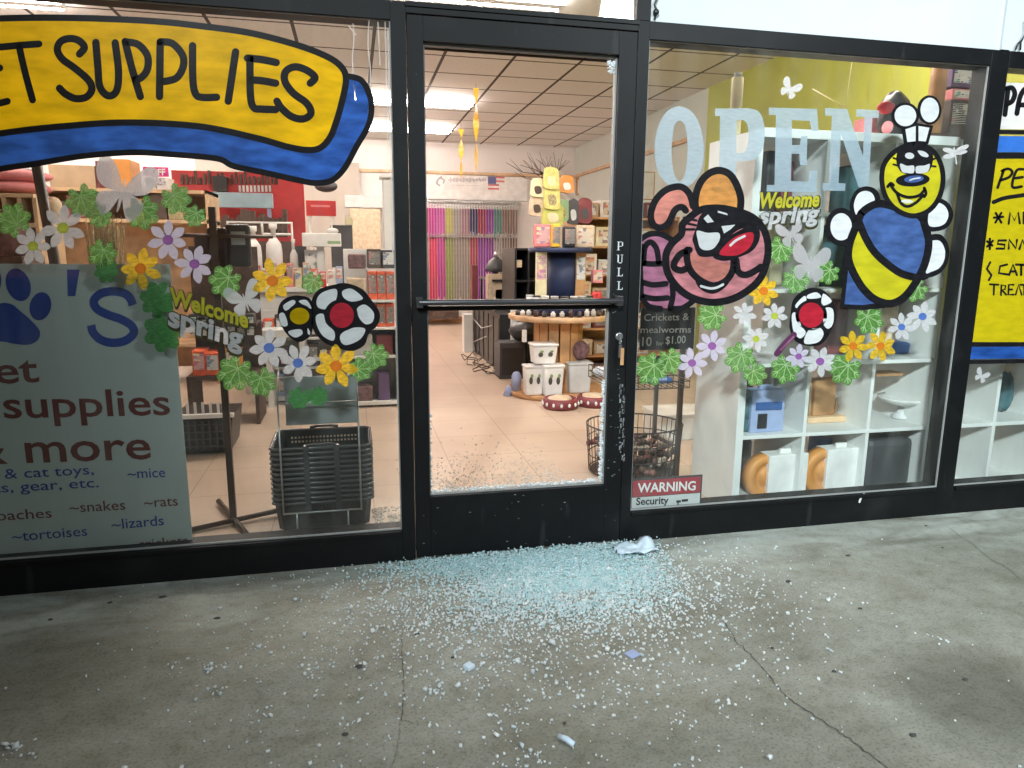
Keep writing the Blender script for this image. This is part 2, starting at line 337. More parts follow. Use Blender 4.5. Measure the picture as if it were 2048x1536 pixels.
def smooth(pts, closed=True, k=7):
    n = len(pts); out = []
    rng = range(n) if closed else range(n-1)
    for i in rng:
        g = (lambda j: pts[j % n]) if closed else (lambda j: pts[min(max(j, 0), n-1)])
        p0, p1, p2, p3 = g(i-1), g(i), g(i+1), g(i+2)
        for q in range(k):
            s = q/k; out.append(tuple(.5*((2*p1[d])+(-p0[d]+p2[d])*s+(2*p0[d]-5*p1[d]+4*p2[d]-p3[d])*s*s+(-p0[d]+3*p1[d]-3*p2[d]+p3[d])*s**3) for d in (0, 1)))
    if not closed: out.append(pts[-1])
    return out
def ell(cx, cy, rx, ry, rot=0, n=26):
    return [(cx+rx*math.cos(a)*math.cos(rot)-ry*math.sin(a)*math.sin(rot), cy+rx*math.cos(a)*math.sin(rot)+ry*math.sin(a)*math.cos(rot)) for a in [2*math.pi*i/n for i in range(n)]]
def ribbon(pts, w):
    """outline points of a brush stroke (2-D) as quads + round ends"""
    L = []; Rr = []; n = len(pts)
    for i in range(n):
        a = pts[max(i-1, 0)]; b = pts[min(i+1, n-1)]; dx, dy = b[0]-a[0], b[1]-a[1]; l = math.hypot(dx, dy) or 1; nx, ny = -dy/l*w/2, dx/l*w/2
        L.append((pts[i][0]+nx, pts[i][1]+ny)); Rr.append((pts[i][0]-nx, pts[i][1]-ny))
    return L, Rr
class Art:
    """flat painting or cling on glass, drawn in photo pixels and laid on the plane y = Y as real flat shapes"""
    def __init__(s, name, label, cat, Y, T=(0, 0, 1), group=None, anchor=(0, 0)):
        s.T = T; s.Y = Y; s.k = 0; p = s.P(anchor)
        s.o = thing(name, label, cat, p, group)
    def P(s, p, k=None):
        q = at(s.T[0]+p[0]/s.T[2], s.T[1]+p[1]/s.T[2], s.Y); q.y -= .00018*(s.k if k is None else k); return q
    def fill(s, name, mats, polys, sm=True, step=True):
        mb = MB()
        if polys and isinstance(polys[0][0], (int, float)): polys = [polys]
        for pl in polys: mb.poly([s.P(p) for p in (smooth(pl, True, 6) if sm else pl)])
        if step: s.k += 1
        return mb.build(name, mats, s.o)
    def stroke(s, name, mats, lines, w, sm=True, closed=False, cap=True):
        mb = MB()
        if isinstance(lines[0][0], (int, float)): lines = [lines]
        for ln in lines:
            pts = smooth(ln, closed, 7) if sm else list(ln)
            if closed: pts = pts+[pts[0], pts[1]]
            L, R2 = ribbon(pts, w); n = len(pts); vs = [s.P(p) for p in L]+[s.P(p) for p in R2]
            mb.add(vs, [(i, i+1, n+i+1, n+i) for i in range(n-1)])
            if cap and not closed:
                for e, d in ((0, -1), (n-1, 1)):
                    a = pts[e]; b = pts[1] if e == 0 else pts[n-2]; an = math.atan2(a[1]-b[1], a[0]-b[0])
                    arc = [(a[0]+w/2*math.cos(an+q), a[1]+w/2*math.sin(an+q)) for q in [(-.5+i/6)*math.pi for i in range(7)]]
                    mb.add([s.P(p) for p in arc], [tuple(range(7))])
        s.k += 1
        return mb.build(name, mats, s.o)
FONT_CACHE = {}
def text_mb(body, u0, v0, u1, v1, hpx, Y, mb=None, m=0, bold=0.0, shear=0.0):
    """lettering whose baseline runs between two photo pixels on plane y = Y, capital height hpx pixels"""
    key = (body, bold, shear)
    if key not in FONT_CACHE:
        c = bpy.data.curves.new('lettering', 'FONT'); c.body = body; c.size = 1; c.offset = bold; c.shear = shear; c.resolution_u = 3
        o = bpy.data.objects.new('lettering', c); COL.objects.link(o); dg = bpy.context.evaluated_depsgraph_get()
        me = bpy.data.meshes.new_from_object(o.evaluated_get(dg))
        FONT_CACHE[key] = ([tuple(v.co) for v in me.vertices], [tuple(p.vertices) for p in me.polygons])
        bpy.data.objects.remove(o); bpy.data.curves.remove(c); bpy.data.meshes.remove(me)
    vs, fs = FONT_CACHE[key]; x0 = min(v[0] for v in vs); x1 = max(v[0] for v in vs)
    a = at(u0, v0, Y); b = at(u1, v1, Y); up = at(u0, v0-hpx, Y)-a; up = Vector((0, 0, up.length)); cap = .69
    dv = b-a
    return (mb or MB()).add([a+dv*((v[0]-x0)/(x1-x0))+up*(v[1]/cap) for v in vs], fs, m)
# ================================================================== the setting
def struct(o): o['kind'] = 'structure'; return o
struct(MB().add([(-30, -30, 0), (30, -30, 0), (30, .05, 0), (-30, .05, 0)], [(0, 1, 2, 3)]).build('pavement', 'concrete'))
bpy.data.objects['pavement'].data.transform(Matrix.Translation(WL[bpy.data.objects['pavement']])); bpy.data.objects['pavement'].location = (0, 0, 0)
fl = struct(MB().add([(-8, .05, 0), (3.6, .05, 0), (3.6, 9.6, 0), (-8, 9.6, 0)], [(0, 1, 2, 3)]).build('floor', 'shop_floor'))
ce = struct(B(-8, 3.6, .1, 9.6, 3.007, 3.06).build('ceiling', 'ceiling_tile'))
for o in (fl, ce):                                    # keep tile joints in world coordinates
    o.data.transform(Matrix.Translation(WL[o])); o.location = (0, 0, 0)

# cracks in the slab, each a thin wandering seam
mat('crack', (.075, .07, .06), .9)
mat('crack_faint', (.17, .165, .145), .9)
def crack(pts, w, m, seed, label=None):
    rr = random.Random(seed); P = []
    for (a, b) in zip(pts[:-1], pts[1:]):
        for q in range(7):
            s = q/7; P.append((a[0]+(b[0]-a[0])*s+rr.uniform(-2.5, 2.5), a[1]+(b[1]-a[1])*s+rr.uniform(-2, 2)))
    P.append(pts[-1]); mb = MB(); vs = []
    for i, p in enumerate(P):
        c = onz(p[0], p[1], .002); a = onz(*P[max(i-1, 0)], .002); b = onz(*P[min(i+1, len(P)-1)], .002); d = (b-a).normalized(); nrm = Vector((-d.y, d.x, 0))
        ww = w*(.35+.9*rr.random())*(0.25 if i in (0, len(P)-1) else 1); vs += [c+nrm*ww, c-nrm*ww]
    mb.add(vs, [(2*i, 2*i+2, 2*i+3, 2*i+1) for i in range(len(P)-1)]); return struct(mb.build('crack', m))
crack([(1438, 1225), (1470, 1280), (1520, 1328), (1548, 1365), (1575, 1395), (1625, 1428), (1680, 1465), (1722, 1495), (1775, 1535), (1830, 1590)], .0024, 'crack', 1)
crack([(1375, 1140), (1400, 1175), (1438, 1225)], .0016, 'crack_faint', 2)
crack([(806, 1255), (802, 1300), (806, 1350), (808, 1395), (801, 1440), (830, 1446)], .0011, 'crack', 3)
crack([(801, 1440), (796, 1490), (782, 1536), (775, 1600)], .001, 'crack_faint', 4)
crack([(1895, 1052), (1965, 1105), (2050, 1162), (2160, 1235)], .0016, 'crack_faint', 5)
crack([(860, 1345), (940, 1325), (1060, 1310)], .0008, 'crack_faint', 6)

# ------------------------------------------------------------------ walls of the shop
def wall(mb, name, mats, label): return tag(mb.build(name, mats), label, 'wall')
wall(B(-8, 3.6, 9.55, 9.65, 0, 3.06), 'back_wall', 'inner_white', 'white back wall of the shop behind the hanging leashes')
mw = MB().box(3.585, 3.68, 4.75, 9.55, 0, 3.06, 0).box(3.58, 3.68, .1, 4.75, 0, 3.06, 1)
wall(mw, 'side_wall', ['inner_pale', 'yellow_wall'], 'right side wall painted mustard yellow near the window and white farther in')
wall(B(-8.1, -8, .1, 9.55, 0, 3.06), 'side_wall', 'inner_white', 'far left side wall of the shop')
up = thing('upper_wall', 'white painted panel wall above the window with the cartoon bee', 'wall', (1.6, 0, 2.115))
B(.867, 2.49, 0, .1, 2.115, 3.6).build('panel', 'white_wall', up); B(2.53, 7.5, 0, .1, 2.115, 3.6).build('panel', 'white_wall', up)
B(2.487, 2.533, -.012, .1, 2.115, 3.6).build('batten', 'white_wall', up)
cab = MB().tube([(2.585, -.012, 2.118), (2.58, -.014, 2.15), (2.6, -.016, 2.19), (2.592, -.014, 2.24)], .004)
cab.tube([(2.56, -.012, 2.118), (2.565, -.014, 2.14), (2.585, -.016, 2.16)], .004); cab.build('cable', 'black_plastic', up)
cab = MB().tube([(.885, -.006, 2.12), (.893, -.012, 2.15), (.88, -.012, 2.17), (.893, -.01, 2.2), (.885, -.01, 2.3)], .004); cab.blob((.888, -.012, 2.145), .012, .01, .012); cab.build('cable', 'black_plastic', up)
lw = B(-8, -3.05, 0, .1, 0, 3.6); wall(lw, 'front_wall', 'white_wall', 'white outer wall left of the big sign window')
wall(B(-3.05, .867, 0, .1, 3.05, 3.6), 'front_wall', 'white_wall', 'white outer wall above the transom window')

# ------------------------------------------------------------------ shop front frames and glass
YF, YB = -.012, .085
def window(label, x0, x1, z0, z1, posts, frame_boxes, mull=()):
    w = thing('shop_window', label, 'window', ((x0+x1)/2, 0, 0), 'big panes along the shop front')
    f = MB()
    for b in frame_boxes: f.box(*b[:2], YF, YB, *b[2:])
    fo = f.build('frame', 'black_paint', w, .0015)
    B(x0+.003, x1-.003, YF-.012, YF-.0005, z0-.016, z0-.002).build('sill', 'black_paint', fo)
    B(x0, x1, .004, .010, z0, z1).build('pane', 'glass', w)
    g = MB(); t_ = .0045
    g.box(x0, x1, -.004, .0035, z0, z0+t_*1.3).box(x0, x1, -.004, .0035, z1-t_*.6, z1).box(x0, x0+t_, -.004, .0035, z0+t_*1.3, z1-t_*.6).box(x1-t_, x1, -.004, .0035, z0+t_*1.3, z1-t_*.6)
    g.build('gasket', 'gasket', fo)
    return w
window('wide window with the painted yellow sign and a banner behind it', -3.0, -.115, .135, 2.046, None,
       [(-3.05, -3.0, 0, 2.11), (-.115, -.061, 0, 2.11), (-3.0, -.115, 0, .135), (-3.0, -.115, 2.046, 2.11)])
window('window right of the door with the painted bee and OPEN letters', .867, 2.443, .14, 2.047, None,
       [(.821, .867, 0, 2.112), (2.443, 2.535, 0, 2.112), (.867, 2.443, 0, .14), (.867, 2.443, 2.047, 2.112)])
window('window at the right edge with the yellow price list painted on it', 2.535, 5.2, .14, 2.047, None,
       [(5.2, 5.29, 0, 2.112), (2.535, 5.2, 0, .14), (2.535, 5.2, 2.047, 2.112)])
tr = thing('transom_window', 'transom pane above the shop door showing ceiling light', 'window', (-1, 0, 2.11))
MB().box(.81, .867, YF, YB, 2.113, 3.05).box(-3.05, .81, YF, YB, 2.985, 3.05).box(-3.05, -3.0, YF, YB, 2.113, 2.985).build('frame', 'black_paint', tr)
B(-3.0, .81, .004, .010, 2.113, 2.985).build('pane', 'glass', tr)
df = thing('door_frame', 'black metal header above the shop door', 'door frame', (.38, 0, 2.07))
B(-.061, .821, YF, YB, 2.073, 2.111).build('header', 'black_paint', df, .0015); B(-.061, .821, YF-.006, YF, 2.095, 2.1105).build('drip_edge', 'black_paint', df)

# ------------------------------------------------------------------ the smashed door
dr = thing('shop_door', 'black metal shop door with its glass smashed out and a push bar', 'door', (.38, 0, 0))
dx0, dx1 = -.057, .817
f = MB().box(dx0, .0, -.015, .035, .012, 2.068).box(.745, dx1, -.015, .035, .012, 2.068).box(0, .745, -.015, .035, 1.983, 2.068).box(0, .745, -.015, .035, .012, .268)
dfo = f.build('stile_frame', 'black_paint', dr, .0015)
mat('brown_stop', (.06, .035, .028), .5)
g = MB().box(0, .006, .006, .03, .268, 1.983).box(.739, .745, .006, .03, .268, 1.983).box(.006, .739, .006, .03, 1.975, 1.983).box(.006, .739, .006, .03, .268, .274)
g.build('glazing_bead', 'gasket', dfo)
B(.006, .738, .0305, .036, 1.966, 1.9745).build('inner_bead', 'brown_stop', dfo)
bar = MB(); za = 1.052; bar.tube([(-.035, -.052, za), (.78, -.052, za)], .0115, 12).box(-.045, -.02, -.06, -.0155, za-.02, za+.02).box(.755, .78, -.06, -.0155, za-.02, za+.02)
bo = bar.build('push_bar', 'push_metal', dr, .002)
B(.0, .745, -.02, .03, za-.034, za-.016).build('cross_rail', 'black_paint', dr, .002)
lk = MB().lathe([(.017, 0), (.017, .006), (.013, .009)], 0, 0, 20); lk.v = [Vector((.783, -.0155-v.z, .905)) + Vector((v.x, 0, v.y)) for v in lk.v]
lo = lk.build('lock', 'steel', dfo)
kb = MB().box(.778, .787, -.034, -.031, .875, .91).box(.775, .79, -.040, -.037, .82, .872, 0, .3).box(.782, .796, -.046, -.043, .79, .86, 1, -.2)
kb.tube([(.783, -.033+.012*math.sin(a), .885+.012*math.cos(a)) for a in [i*.523 for i in range(12)]], .0015, 5, 0, True)
tag(kb.build('key_bunch', ['steel', 'wood']), 'bunch of keys hanging from the lock of the smashed door', 'keys')
# PULL, white serif letters down the right stile
mat('letter_white', (.62, .66, .66), .6); mat('letter_worn', (.20, .215, .22), .7, 0, .7, 150)
def serif(ch, cx, cz, w, h, m='letter_white', y=-.0156):
    mb = MB(); b = lambda x0, x1, z0, z1: mb.box(cx+x0*w, cx+x1*w, y-.0006, y, cz+z0*h, cz+z1*h)
    if ch in 'PULLEAINK':
        if ch == 'P':
            b(-.35, -.15, -.5, .5); b(-.5, .0, -.5, -.45); b(-.5, -.36, .45, .5); b(-.14, .3, .44, .5); b(-.14, .3, -.06, .0); b(.31, .47, .0, .44)
        elif ch == 'U':
            b(-.4, -.2, -.40, .5); b(.26, .36, -.40, .5); b(-.19, .25, -.5, -.41); b(-.55, -.41, .45, .5); b(.37, .5, .45, .5); b(.1, .25, .45, .5)
        elif ch == 'L':
            b(-.3, -.1, -.5, .5); b(-.5, -.31, -.5, -.45); b(-.5, -.31, .45, .5); b(-.09, .1, .45, .5); b(-.09, .45, -.5, -.43); b(.36, .45, -.42, -.25)
    return mb
for ch, v, in (('P', 492), ('U', 518), ('L', 544), ('L', 571)):
    p = at(1240, v, -.0156); serif(ch, p.x, p.z, .026, .034).build('letter', 'letter_white', dfo)
# worn-off vertical lettering lower on the stile
rr = random.Random(5); mb = MB()
for i in range(60):
    v = 770+rr.random()*150; p = at(1243+rr.uniform(-5, 6), v, -.0157); w_, h_ = rr.uniform(.0008, .004), rr.uniform(.002, .010); mb.box(p.x-w_, p.x+w_, -.0163, -.0157, p.z-h_, p.z+h_)
mb.build('worn_lettering', 'letter_worn', dr)
rr = random.Random(6); mb = MB()                     # paint chips
for i in range(46):
    x = rr.choice([rr.uniform(-.055, .815), rr.uniform(.75, .815)]); z = rr.uniform(.03, .26) if x < .745 else rr.uniform(.05, 1.1); a = rr.uniform(.0008, .0028)
    mb.box(x-a*1.6, x+a*1.6, -.0161, -.0155, z-a*.5, z+a*.5)
mb.build('chipped_paint', 'letter_worn', dr)

# ------------------------------------------------------------------ window paintings
ink = film('black_ink', (.010, .010, .012), .04, 0, .3, 20, .022)
film('sign_yellow', (.75, .49, .004), .50, 0, .17, 7, .015); film('sign_blue', (.026, .105, .43), .42, 0, .34, 9, .02); film('white_paint', (.82, .84, .84), .45, 0, .05)
film('bee_yellow', (.63, .57, .02), .4, 0, .12, 9); film('bee_blue', (.07, .14, .38), .4, 0, .28, 10); film('worm_pink', (.46, .19, .22), .45, 0, .25, 16); film('worm_mauve', (.36, .15, .25), .45, 0, .25, 16)
film('worm_coral', (.55, .22, .18), .45, 0, .2, 16); film('worm_orange', (.58, .27, .07), .45, 0, .2, 16); film('paint_red', (.58, .022, .045), .4, 0, .15); film('petal_white', (.84, .86, .86), .35)
film('plum', (.10, .03, .08), .2); film('price_blue', (.04, .17, .62), .3, 0, .1); film('price_yellow', (.60, .48, .008), .3)

YP = -.0012
a = Art('painted_sign', 'big yellow PET SUPPLIES sign with blue shadow painted on the left window', 'painted sign', YP, anchor=(300, 200))
top = [(-420, 92), (-300, 66), (-150, 48), (0, 37), (150, 36), (300, 42), (400, 52), (500, 66), (587, 88), (647, 110), (680, 131), (692, 158)]
right = [(683, 207), (672, 245), (660, 275), (640, 296), (613, 300)]
bot = [(573, 293), (512, 276), (400, 253), (260, 245), (133, 252), (0, 267), (-150, 296), (-300, 335), (-420, 370), (-450, 330), (-455, 220), (-445, 130)]
out_y = top+right+bot
blue = [(694, 152), (722, 160), (738, 187), (743, 213), (737, 250), (713, 293), (690, 335), (665, 360), (633, 366), (600, 361), (533, 346), (467, 332), (433, 317), (333, 308), (260, 305), (167, 312), (67, 328), (0, 338), (-150, 366), (-300, 400), (-450, 440)]
blue_in = [(-420, 370), (-300, 335), (-150, 296), (0, 267), (133, 252), (260, 245), (400, 253), (512, 276), (573, 293), (613, 300), (640, 296), (660, 275), (672, 245), (683, 207)]
a.fill('shadow_panel', 'sign_blue', smooth(blue, False, 6)+smooth(blue_in, False, 6), False); a.stroke('shadow_outline', ink, [blue], 12)
a.fill('sign_panel', 'sign_yellow', out_y); a.stroke('sign_outline', ink, out_y, 13, closed=True)
c1_ = lambda L: [(x/3, y/3) for x, y in L]; c2_ = lambda L: [(400+x/3, y/3) for x, y in L]
lett = {'P': [c1_([(-330, 300), (-300, 640)]), c1_([(-330, 300), (-250, 290), (-205, 350), (-230, 430), (-310, 470)])],
        'E': [c1_([(-130, 290), (-115, 640)]), c1_([(-130, 290), (-10, 280)]), c1_([(-120, 420), (0, 408)]), c1_([(-115, 640), (-30, 625), (45, 608)])],
        'T': [c1_([(5, 283), (120, 272), (235, 264)]), c1_([(118, 290), (150, 430), (196, 600)])],
        'S': [c1_([(478, 325), (507, 285), (475, 245), (420, 232), (365, 250), (345, 300), (375, 355), (450, 410), (530, 480), (552, 535), (520, 582), (455, 592), (395, 565), (358, 530)])],
        'U': [c1_([(576, 255), (588, 400), (600, 520), (650, 575), (700, 545), (712, 430), (692, 258)])],
        'P1': [c1_([(752, 250), (795, 420), (843, 580)]), c1_([(755, 252), (830, 268), (885, 335), (885, 415), (850, 465), (812, 480)])],
        'P2': [c1_([(962, 252), (958, 580)]), c1_([(965, 252), (1035, 262), (1095, 330), (1100, 400), (1060, 468), (985, 490)])],
        'L': [c1_([(1156, 275), (1158, 480), (1175, 565), (1215, 585), (1300, 584)])],
        'I': [c1_([(1414, 312), (1370, 608)])],
        'E2': [c2_([(300, 350), (303, 570), (322, 645), (370, 655), (455, 658)]), c2_([(285, 350), (370, 358), (458, 376)]), c2_([(312, 480), (380, 486), (455, 500)])],
        'S2': [c2_([(662, 500), (690, 465), (640, 422), (570, 402), (515, 430), (510, 490), (560, 560), (640, 620), (666, 680), (620, 714), (550, 700), (490, 650), (462, 608)])]}
for k in lett: a.stroke('letter', ink, lett[k], 15 if k not in ('T', 'E') else 14)

def T4(p): return [(1250+x/3.657, 400+y/3.657) for x, y in p]
def T2(p): return [(1240+x/3.657, 60+y/3.657) for x, y in p]
w = Art('painted_caterpillar', 'pink cartoon caterpillar with a red nose painted beside the OPEN letters', 'window painting', YP, anchor=(1400, 500))
w.fill('body', 'worm_mauve', [T4([(120, 280), (180, 252), (260, 255), (350, 290), (360, 560), (430, 700), (500, 735), (400, 790), (230, 785), (140, 760), (112, 700), (112, 400)])])
w.stroke('body_outline', ink, [T4([(345, 292), (260, 250), (180, 250), (115, 285)]), T4([(130, 340), (112, 460), (115, 600), (122, 700), (170, 775), (260, 795)]), T4([(120, 462), (210, 468), (300, 462)]), T4([(118, 598), (200, 620), (300, 612)]), T4([(130, 705), (210, 722), (310, 716)]), T4([(135, 462), (145, 350), (185, 308), (225, 345), (240, 400), (245, 455)]), T4([(345, 620), (350, 700), (330, 790)]), T4([(330, 792), (420, 790), (510, 730)])], 11.5)
head = T4([(470, 130), (420, 180), (410, 250), (340, 320), (300, 400), (305, 510), (350, 600), (430, 680), (530, 730), (650, 748), (780, 725), (900, 660), (990, 570), (1035, 450), (1045, 330), (1015, 220), (950, 140), (860, 95), (700, 60), (560, 70)])
w.fill('ear', 'worm_coral', T2([(530, 1250), (500, 1180), (440, 1148), (350, 1165), (275, 1235), (235, 1340), (250, 1410), (300, 1435), (350, 1400), (400, 1320), (450, 1295), (530, 1330)]))
w.stroke('ear_outline', ink, [T2([(535, 1290), (505, 1195), (440, 1146), (340, 1168), (260, 1245), (225, 1350), (245, 1425), (300, 1445), (355, 1410), (400, 1320), (450, 1295), (480, 1320)])], 13.5)
w.fill('ear', 'worm_orange', T2([(560, 1310), (555, 1230), (590, 1120), (650, 1055), (730, 1030), (800, 1060), (850, 1140), (880, 1240), (870, 1340), (760, 1380), (620, 1370)]))
w.stroke('ear_outline', ink, [T2([(555, 1330), (550, 1230), (585, 1120), (650, 1050), (730, 1027), (805, 1060), (855, 1140), (883, 1240), (872, 1350)])], 14.5)
w.fill('head', 'worm_pink', head); w.stroke('head_outline', ink, head, 14.5, closed=True)
w.fill('muzzle', 'worm_coral', T4([(465, 370), (540, 410), (640, 430), (700, 455), (775, 470), (765, 530), (705, 582), (610, 590), (520, 550), (472, 470)]))
w.stroke('mouth', ink, [T4([(455, 365), (452, 430), (475, 510), (540, 580), (640, 625), (730, 595), (785, 520), (795, 430)]), T4([(470, 365), (400, 400), (358, 465), (365, 500), (410, 515), (450, 500)]), T4([(812, 440), (825, 520), (870, 548), (930, 530), (990, 490)])], 13.5)
w.fill('mouth', ink, T4([(515, 575), (600, 620), (700, 610), (775, 570), (730, 640), (650, 685), (580, 670), (530, 630)]))
w.stroke('smile', 'white_paint', [T4([(555, 630), (620, 646), (670, 640), (715, 618)])], 5)
w.fill('brow', ink, T4([(500, 320), (492, 280), (520, 200), (545, 120), (620, 60), (760, 55), (890, 100), (1010, 180), (960, 195), (850, 210), (770, 260), (710, 320), (690, 390), (640, 412), (540, 408)]))
w.fill('eye', 'white_paint', T4([(525, 225), (600, 240), (682, 240), (690, 290), (650, 350), (600, 368), (550, 352), (530, 290)]))
w.fill('eye', 'white_paint', [T4([(703, 192), (805, 180), (770, 215), (722, 245)]), T4([(572, 135), (605, 105), (648, 160), (600, 168)]), T4([(678, 78), (745, 98), (750, 112), (675, 92)])], False)
w.stroke('lash', ink, [T4([(430, 130), (520, 150)]), T4([(420, 165), (515, 185)]), T4([(430, 215), (505, 215)])], 5)
w.fill('nose_outline', ink, T4([(645, 420), (665, 360), (740, 280), (830, 225), (910, 190), (975, 205), (980, 290), (930, 370), (840, 415), (730, 445)]))
w.fill('nose', 'paint_red', T4([(690, 398), (735, 325), (820, 262), (925, 236), (935, 295), (895, 362), (810, 405)])); w.stroke('nose_highlight', 'white_paint', [T4([(768, 332), (810, 295), (872, 264)])], 5)

def TB(p): return [(1400+x/3.491, 160+y/3.491) for x, y in p]
def T5(p): return [(1560+x/3.657, 400+y/3.657) for x, y in p]
b_ = Art('painted_bee', 'smiling yellow and blue cartoon bee painted on the right window', 'window painting', YP, anchor=(1800, 450))
for wing in (TB([(1060, 960), (1045, 870), (1085, 775), (1160, 742), (1235, 770), (1255, 850), (1160, 900), (1100, 985)]), TB(ell(985, 1025, 110, 132, 0, 16)),
             TB([(1560, 950), (1600, 850), (1660, 822), (1735, 860), (1768, 940), (1735, 1020), (1660, 1055), (1570, 1045)]), TB([(1570, 1130), (1610, 1080), (1690, 1085), (1738, 1170), (1730, 1270), (1680, 1345), (1600, 1380), (1540, 1380)])):
    b_.fill('wing', ink, wing); cx = sum(p[0] for p in wing)/len(wing); cyy = sum(p[1] for p in wing)/len(wing)
    b_.fill('wing', 'petal_white', [[(cx+(x-cx)*.68, cyy+(y-cyy)*.72) for x, y in wing]])
b_.fill('stinger', ink, T5([(468, 400), (440, 790), (600, 805), (760, 790), (870, 730), (560, 560)]), False); b_.fill('stinger', 'bee_blue', T5([(500, 480), (470, 762), (600, 768), (715, 752), (600, 660)]), False)
body = T5([(600, 90), (560, 180), (510, 310), (498, 420), (530, 520), (600, 640), (690, 725), (800, 758), (900, 715), (985, 610), (1055, 470), (1085, 320), (1060, 200), (1010, 110), (800, 40), (700, 30)])
b_.fill('body', 'bee_yellow', body)
b_.fill('body', 'bee_blue', T5([(575, 150), (620, 270), (680, 370), (760, 450), (880, 535), (1000, 575), (1060, 460), (1085, 320), (1060, 200), (1010, 110), (800, 40), (700, 20), (620, 70)]))
b_.stroke('body_outline', ink, [body], 15.5, closed=True); b_.stroke('stripe', ink, [T5([(575, 160), (620, 270), (680, 370), (760, 450), (880, 535), (1010, 572)])], 15)
hd = TB([(1480, 452), (1600, 480), (1670, 570), (1692, 700), (1660, 830), (1580, 920), (1470, 948), (1360, 900), (1290, 810), (1265, 690), (1285, 580), (1370, 490)])
for ax, ay, rx, ry in ((1430, 250, 97, 92), (1598, 210, 84, 102)):
    b_.fill('antenna', ink, TB(ell(ax, ay, rx, ry, 0, 20)))
    if ax > 1500:
        b_.fill('antenna', ink, TB([(1400, 330), (1505, 300), (1625, 320), (1590, 450), (1420, 450)]), False)
        b_.fill('antenna', 'petal_white', [TB([(1430, 345), (1502, 322), (1502, 428), (1444, 434)]), TB([(1522, 322), (1598, 334), (1573, 430), (1522, 426)])], False)
b_.fill('antenna', 'petal_white', [TB(ell(1430, 250, 76, 74, 0, 22))], False); b_.fill('antenna', 'petal_white', [TB(ell(1600, 210, 65, 86, 0, 22))], False)
b_.fill('face', 'bee_yellow', hd); b_.stroke('face_outline', ink, hd, 10, closed=True)
b_.fill('eyelid', ink, TB([(1370, 590), (1372, 510), (1420, 470), (1490, 468), (1560, 470), (1610, 495), (1622, 560), (1590, 640), (1500, 655), (1410, 650)]))
b_.fill('eye', 'white_paint', [TB(ell(1458, 530, 32, 22, .1)), TB([(1515, 495), (1560, 500), (1590, 525), (1580, 540), (1540, 530)]), TB([(1393, 585), (1440, 600), (1488, 600), (1486, 650), (1440, 650), (1405, 640)]), TB([(1505, 605), (1560, 598), (1600, 588), (1585, 640), (1540, 652), (1505, 650)])])
b_.stroke('lash', ink, [TB([(1345, 545), (1385, 560)]), TB([(1345, 590), (1380, 600)]), TB([(1610, 560), (1645, 545)]), TB([(1605, 600), (1640, 605)])], 4)
b_.fill('nose', ink, TB(ell(1480, 698, 118, 46, -.06))); b_.fill('nose', 'bee_blue', [TB(ell(1488, 692, 68, 24, -.1))]); b_.stroke('nose_highlight', 'white_paint', [TB([(1460, 700), (1490, 690), (1530, 684)])], 3)
b_.stroke('smile', ink, [TB([(1305, 745), (1325, 722), (1345, 735)]), TB([(1322, 728), (1365, 785), (1440, 818), (1520, 808), (1560, 770)]), TB([(1560, 755), (1572, 790), (1560, 815)]), TB([(1370, 790), (1400, 862), (1450, 882), (1510, 850), (1550, 805)])], 6)
b_.fill('smile', 'white_paint', [TB(ell(1440, 848, 42, 13, .05))])

def flower(label, T, base, petals, ring, core, rc, name='painted_flower'):
    f_ = Art(name, label, 'window painting', YP, anchor=T([base[0]])[0]); f_.fill('flower_outline', ink, T(base))
    for p in petals: f_.fill('petal', 'petal_white', T(p), step=(p is petals[0]))
    f_.fill('ring', ink, T(ring)); f_.fill('flower_center', rc, T(core)); return f_
T3 = lambda p: [(380+x/3.491, 380+y/3.491) for x, y in p]
flower('big painted flower with white petals and a red center', T3, [(850, 770), (900, 695), (1000, 662), (1090, 650), (1200, 690), (1265, 765), (1325, 860), (1310, 940), (1250, 1005), (1215, 1085), (1130, 1125), (1040, 1105), (940, 1065), (865, 985), (842, 880)],
       [[(885, 765), (925, 715), (1020, 692), (1018, 770), (960, 830), (895, 820)], [(1065, 705), (1130, 690), (1205, 750), (1180, 772), (1120, 778), (1072, 750)], [(1165, 830), (1220, 800), (1282, 855), (1275, 920), (1225, 937), (1180, 890)], [(1055, 1005), (1140, 962), (1222, 970), (1190, 1040), (1100, 1082), (1055, 1062)], [(880, 880), (930, 865), (950, 930), (1008, 990), (1000, 1052), (930, 1020), (888, 950)]],
       ell(1055, 875, 118, 112), ell(1060, 875, 84, 88), 'paint_red')
flower('small painted flower with white petals and a yellow center', T3, [(615, 890), (625, 800), (680, 750), (770, 738), (850, 780), (855, 980), (800, 1050), (740, 1055), (670, 1000)],
       [[(652, 805), (715, 768), (735, 790), (672, 842)], [(760, 775), (815, 770), (848, 828), (795, 805)], [(622, 870), (658, 862), (682, 942), (640, 945)], [(690, 985), (770, 972), (785, 1005), (740, 1030), (700, 1012)], [(822, 965), (838, 990), (835, 1012), (822, 1000)]],
       ell(765, 880, 90, 84), ell(765, 880, 68, 58), 'sign_yellow')
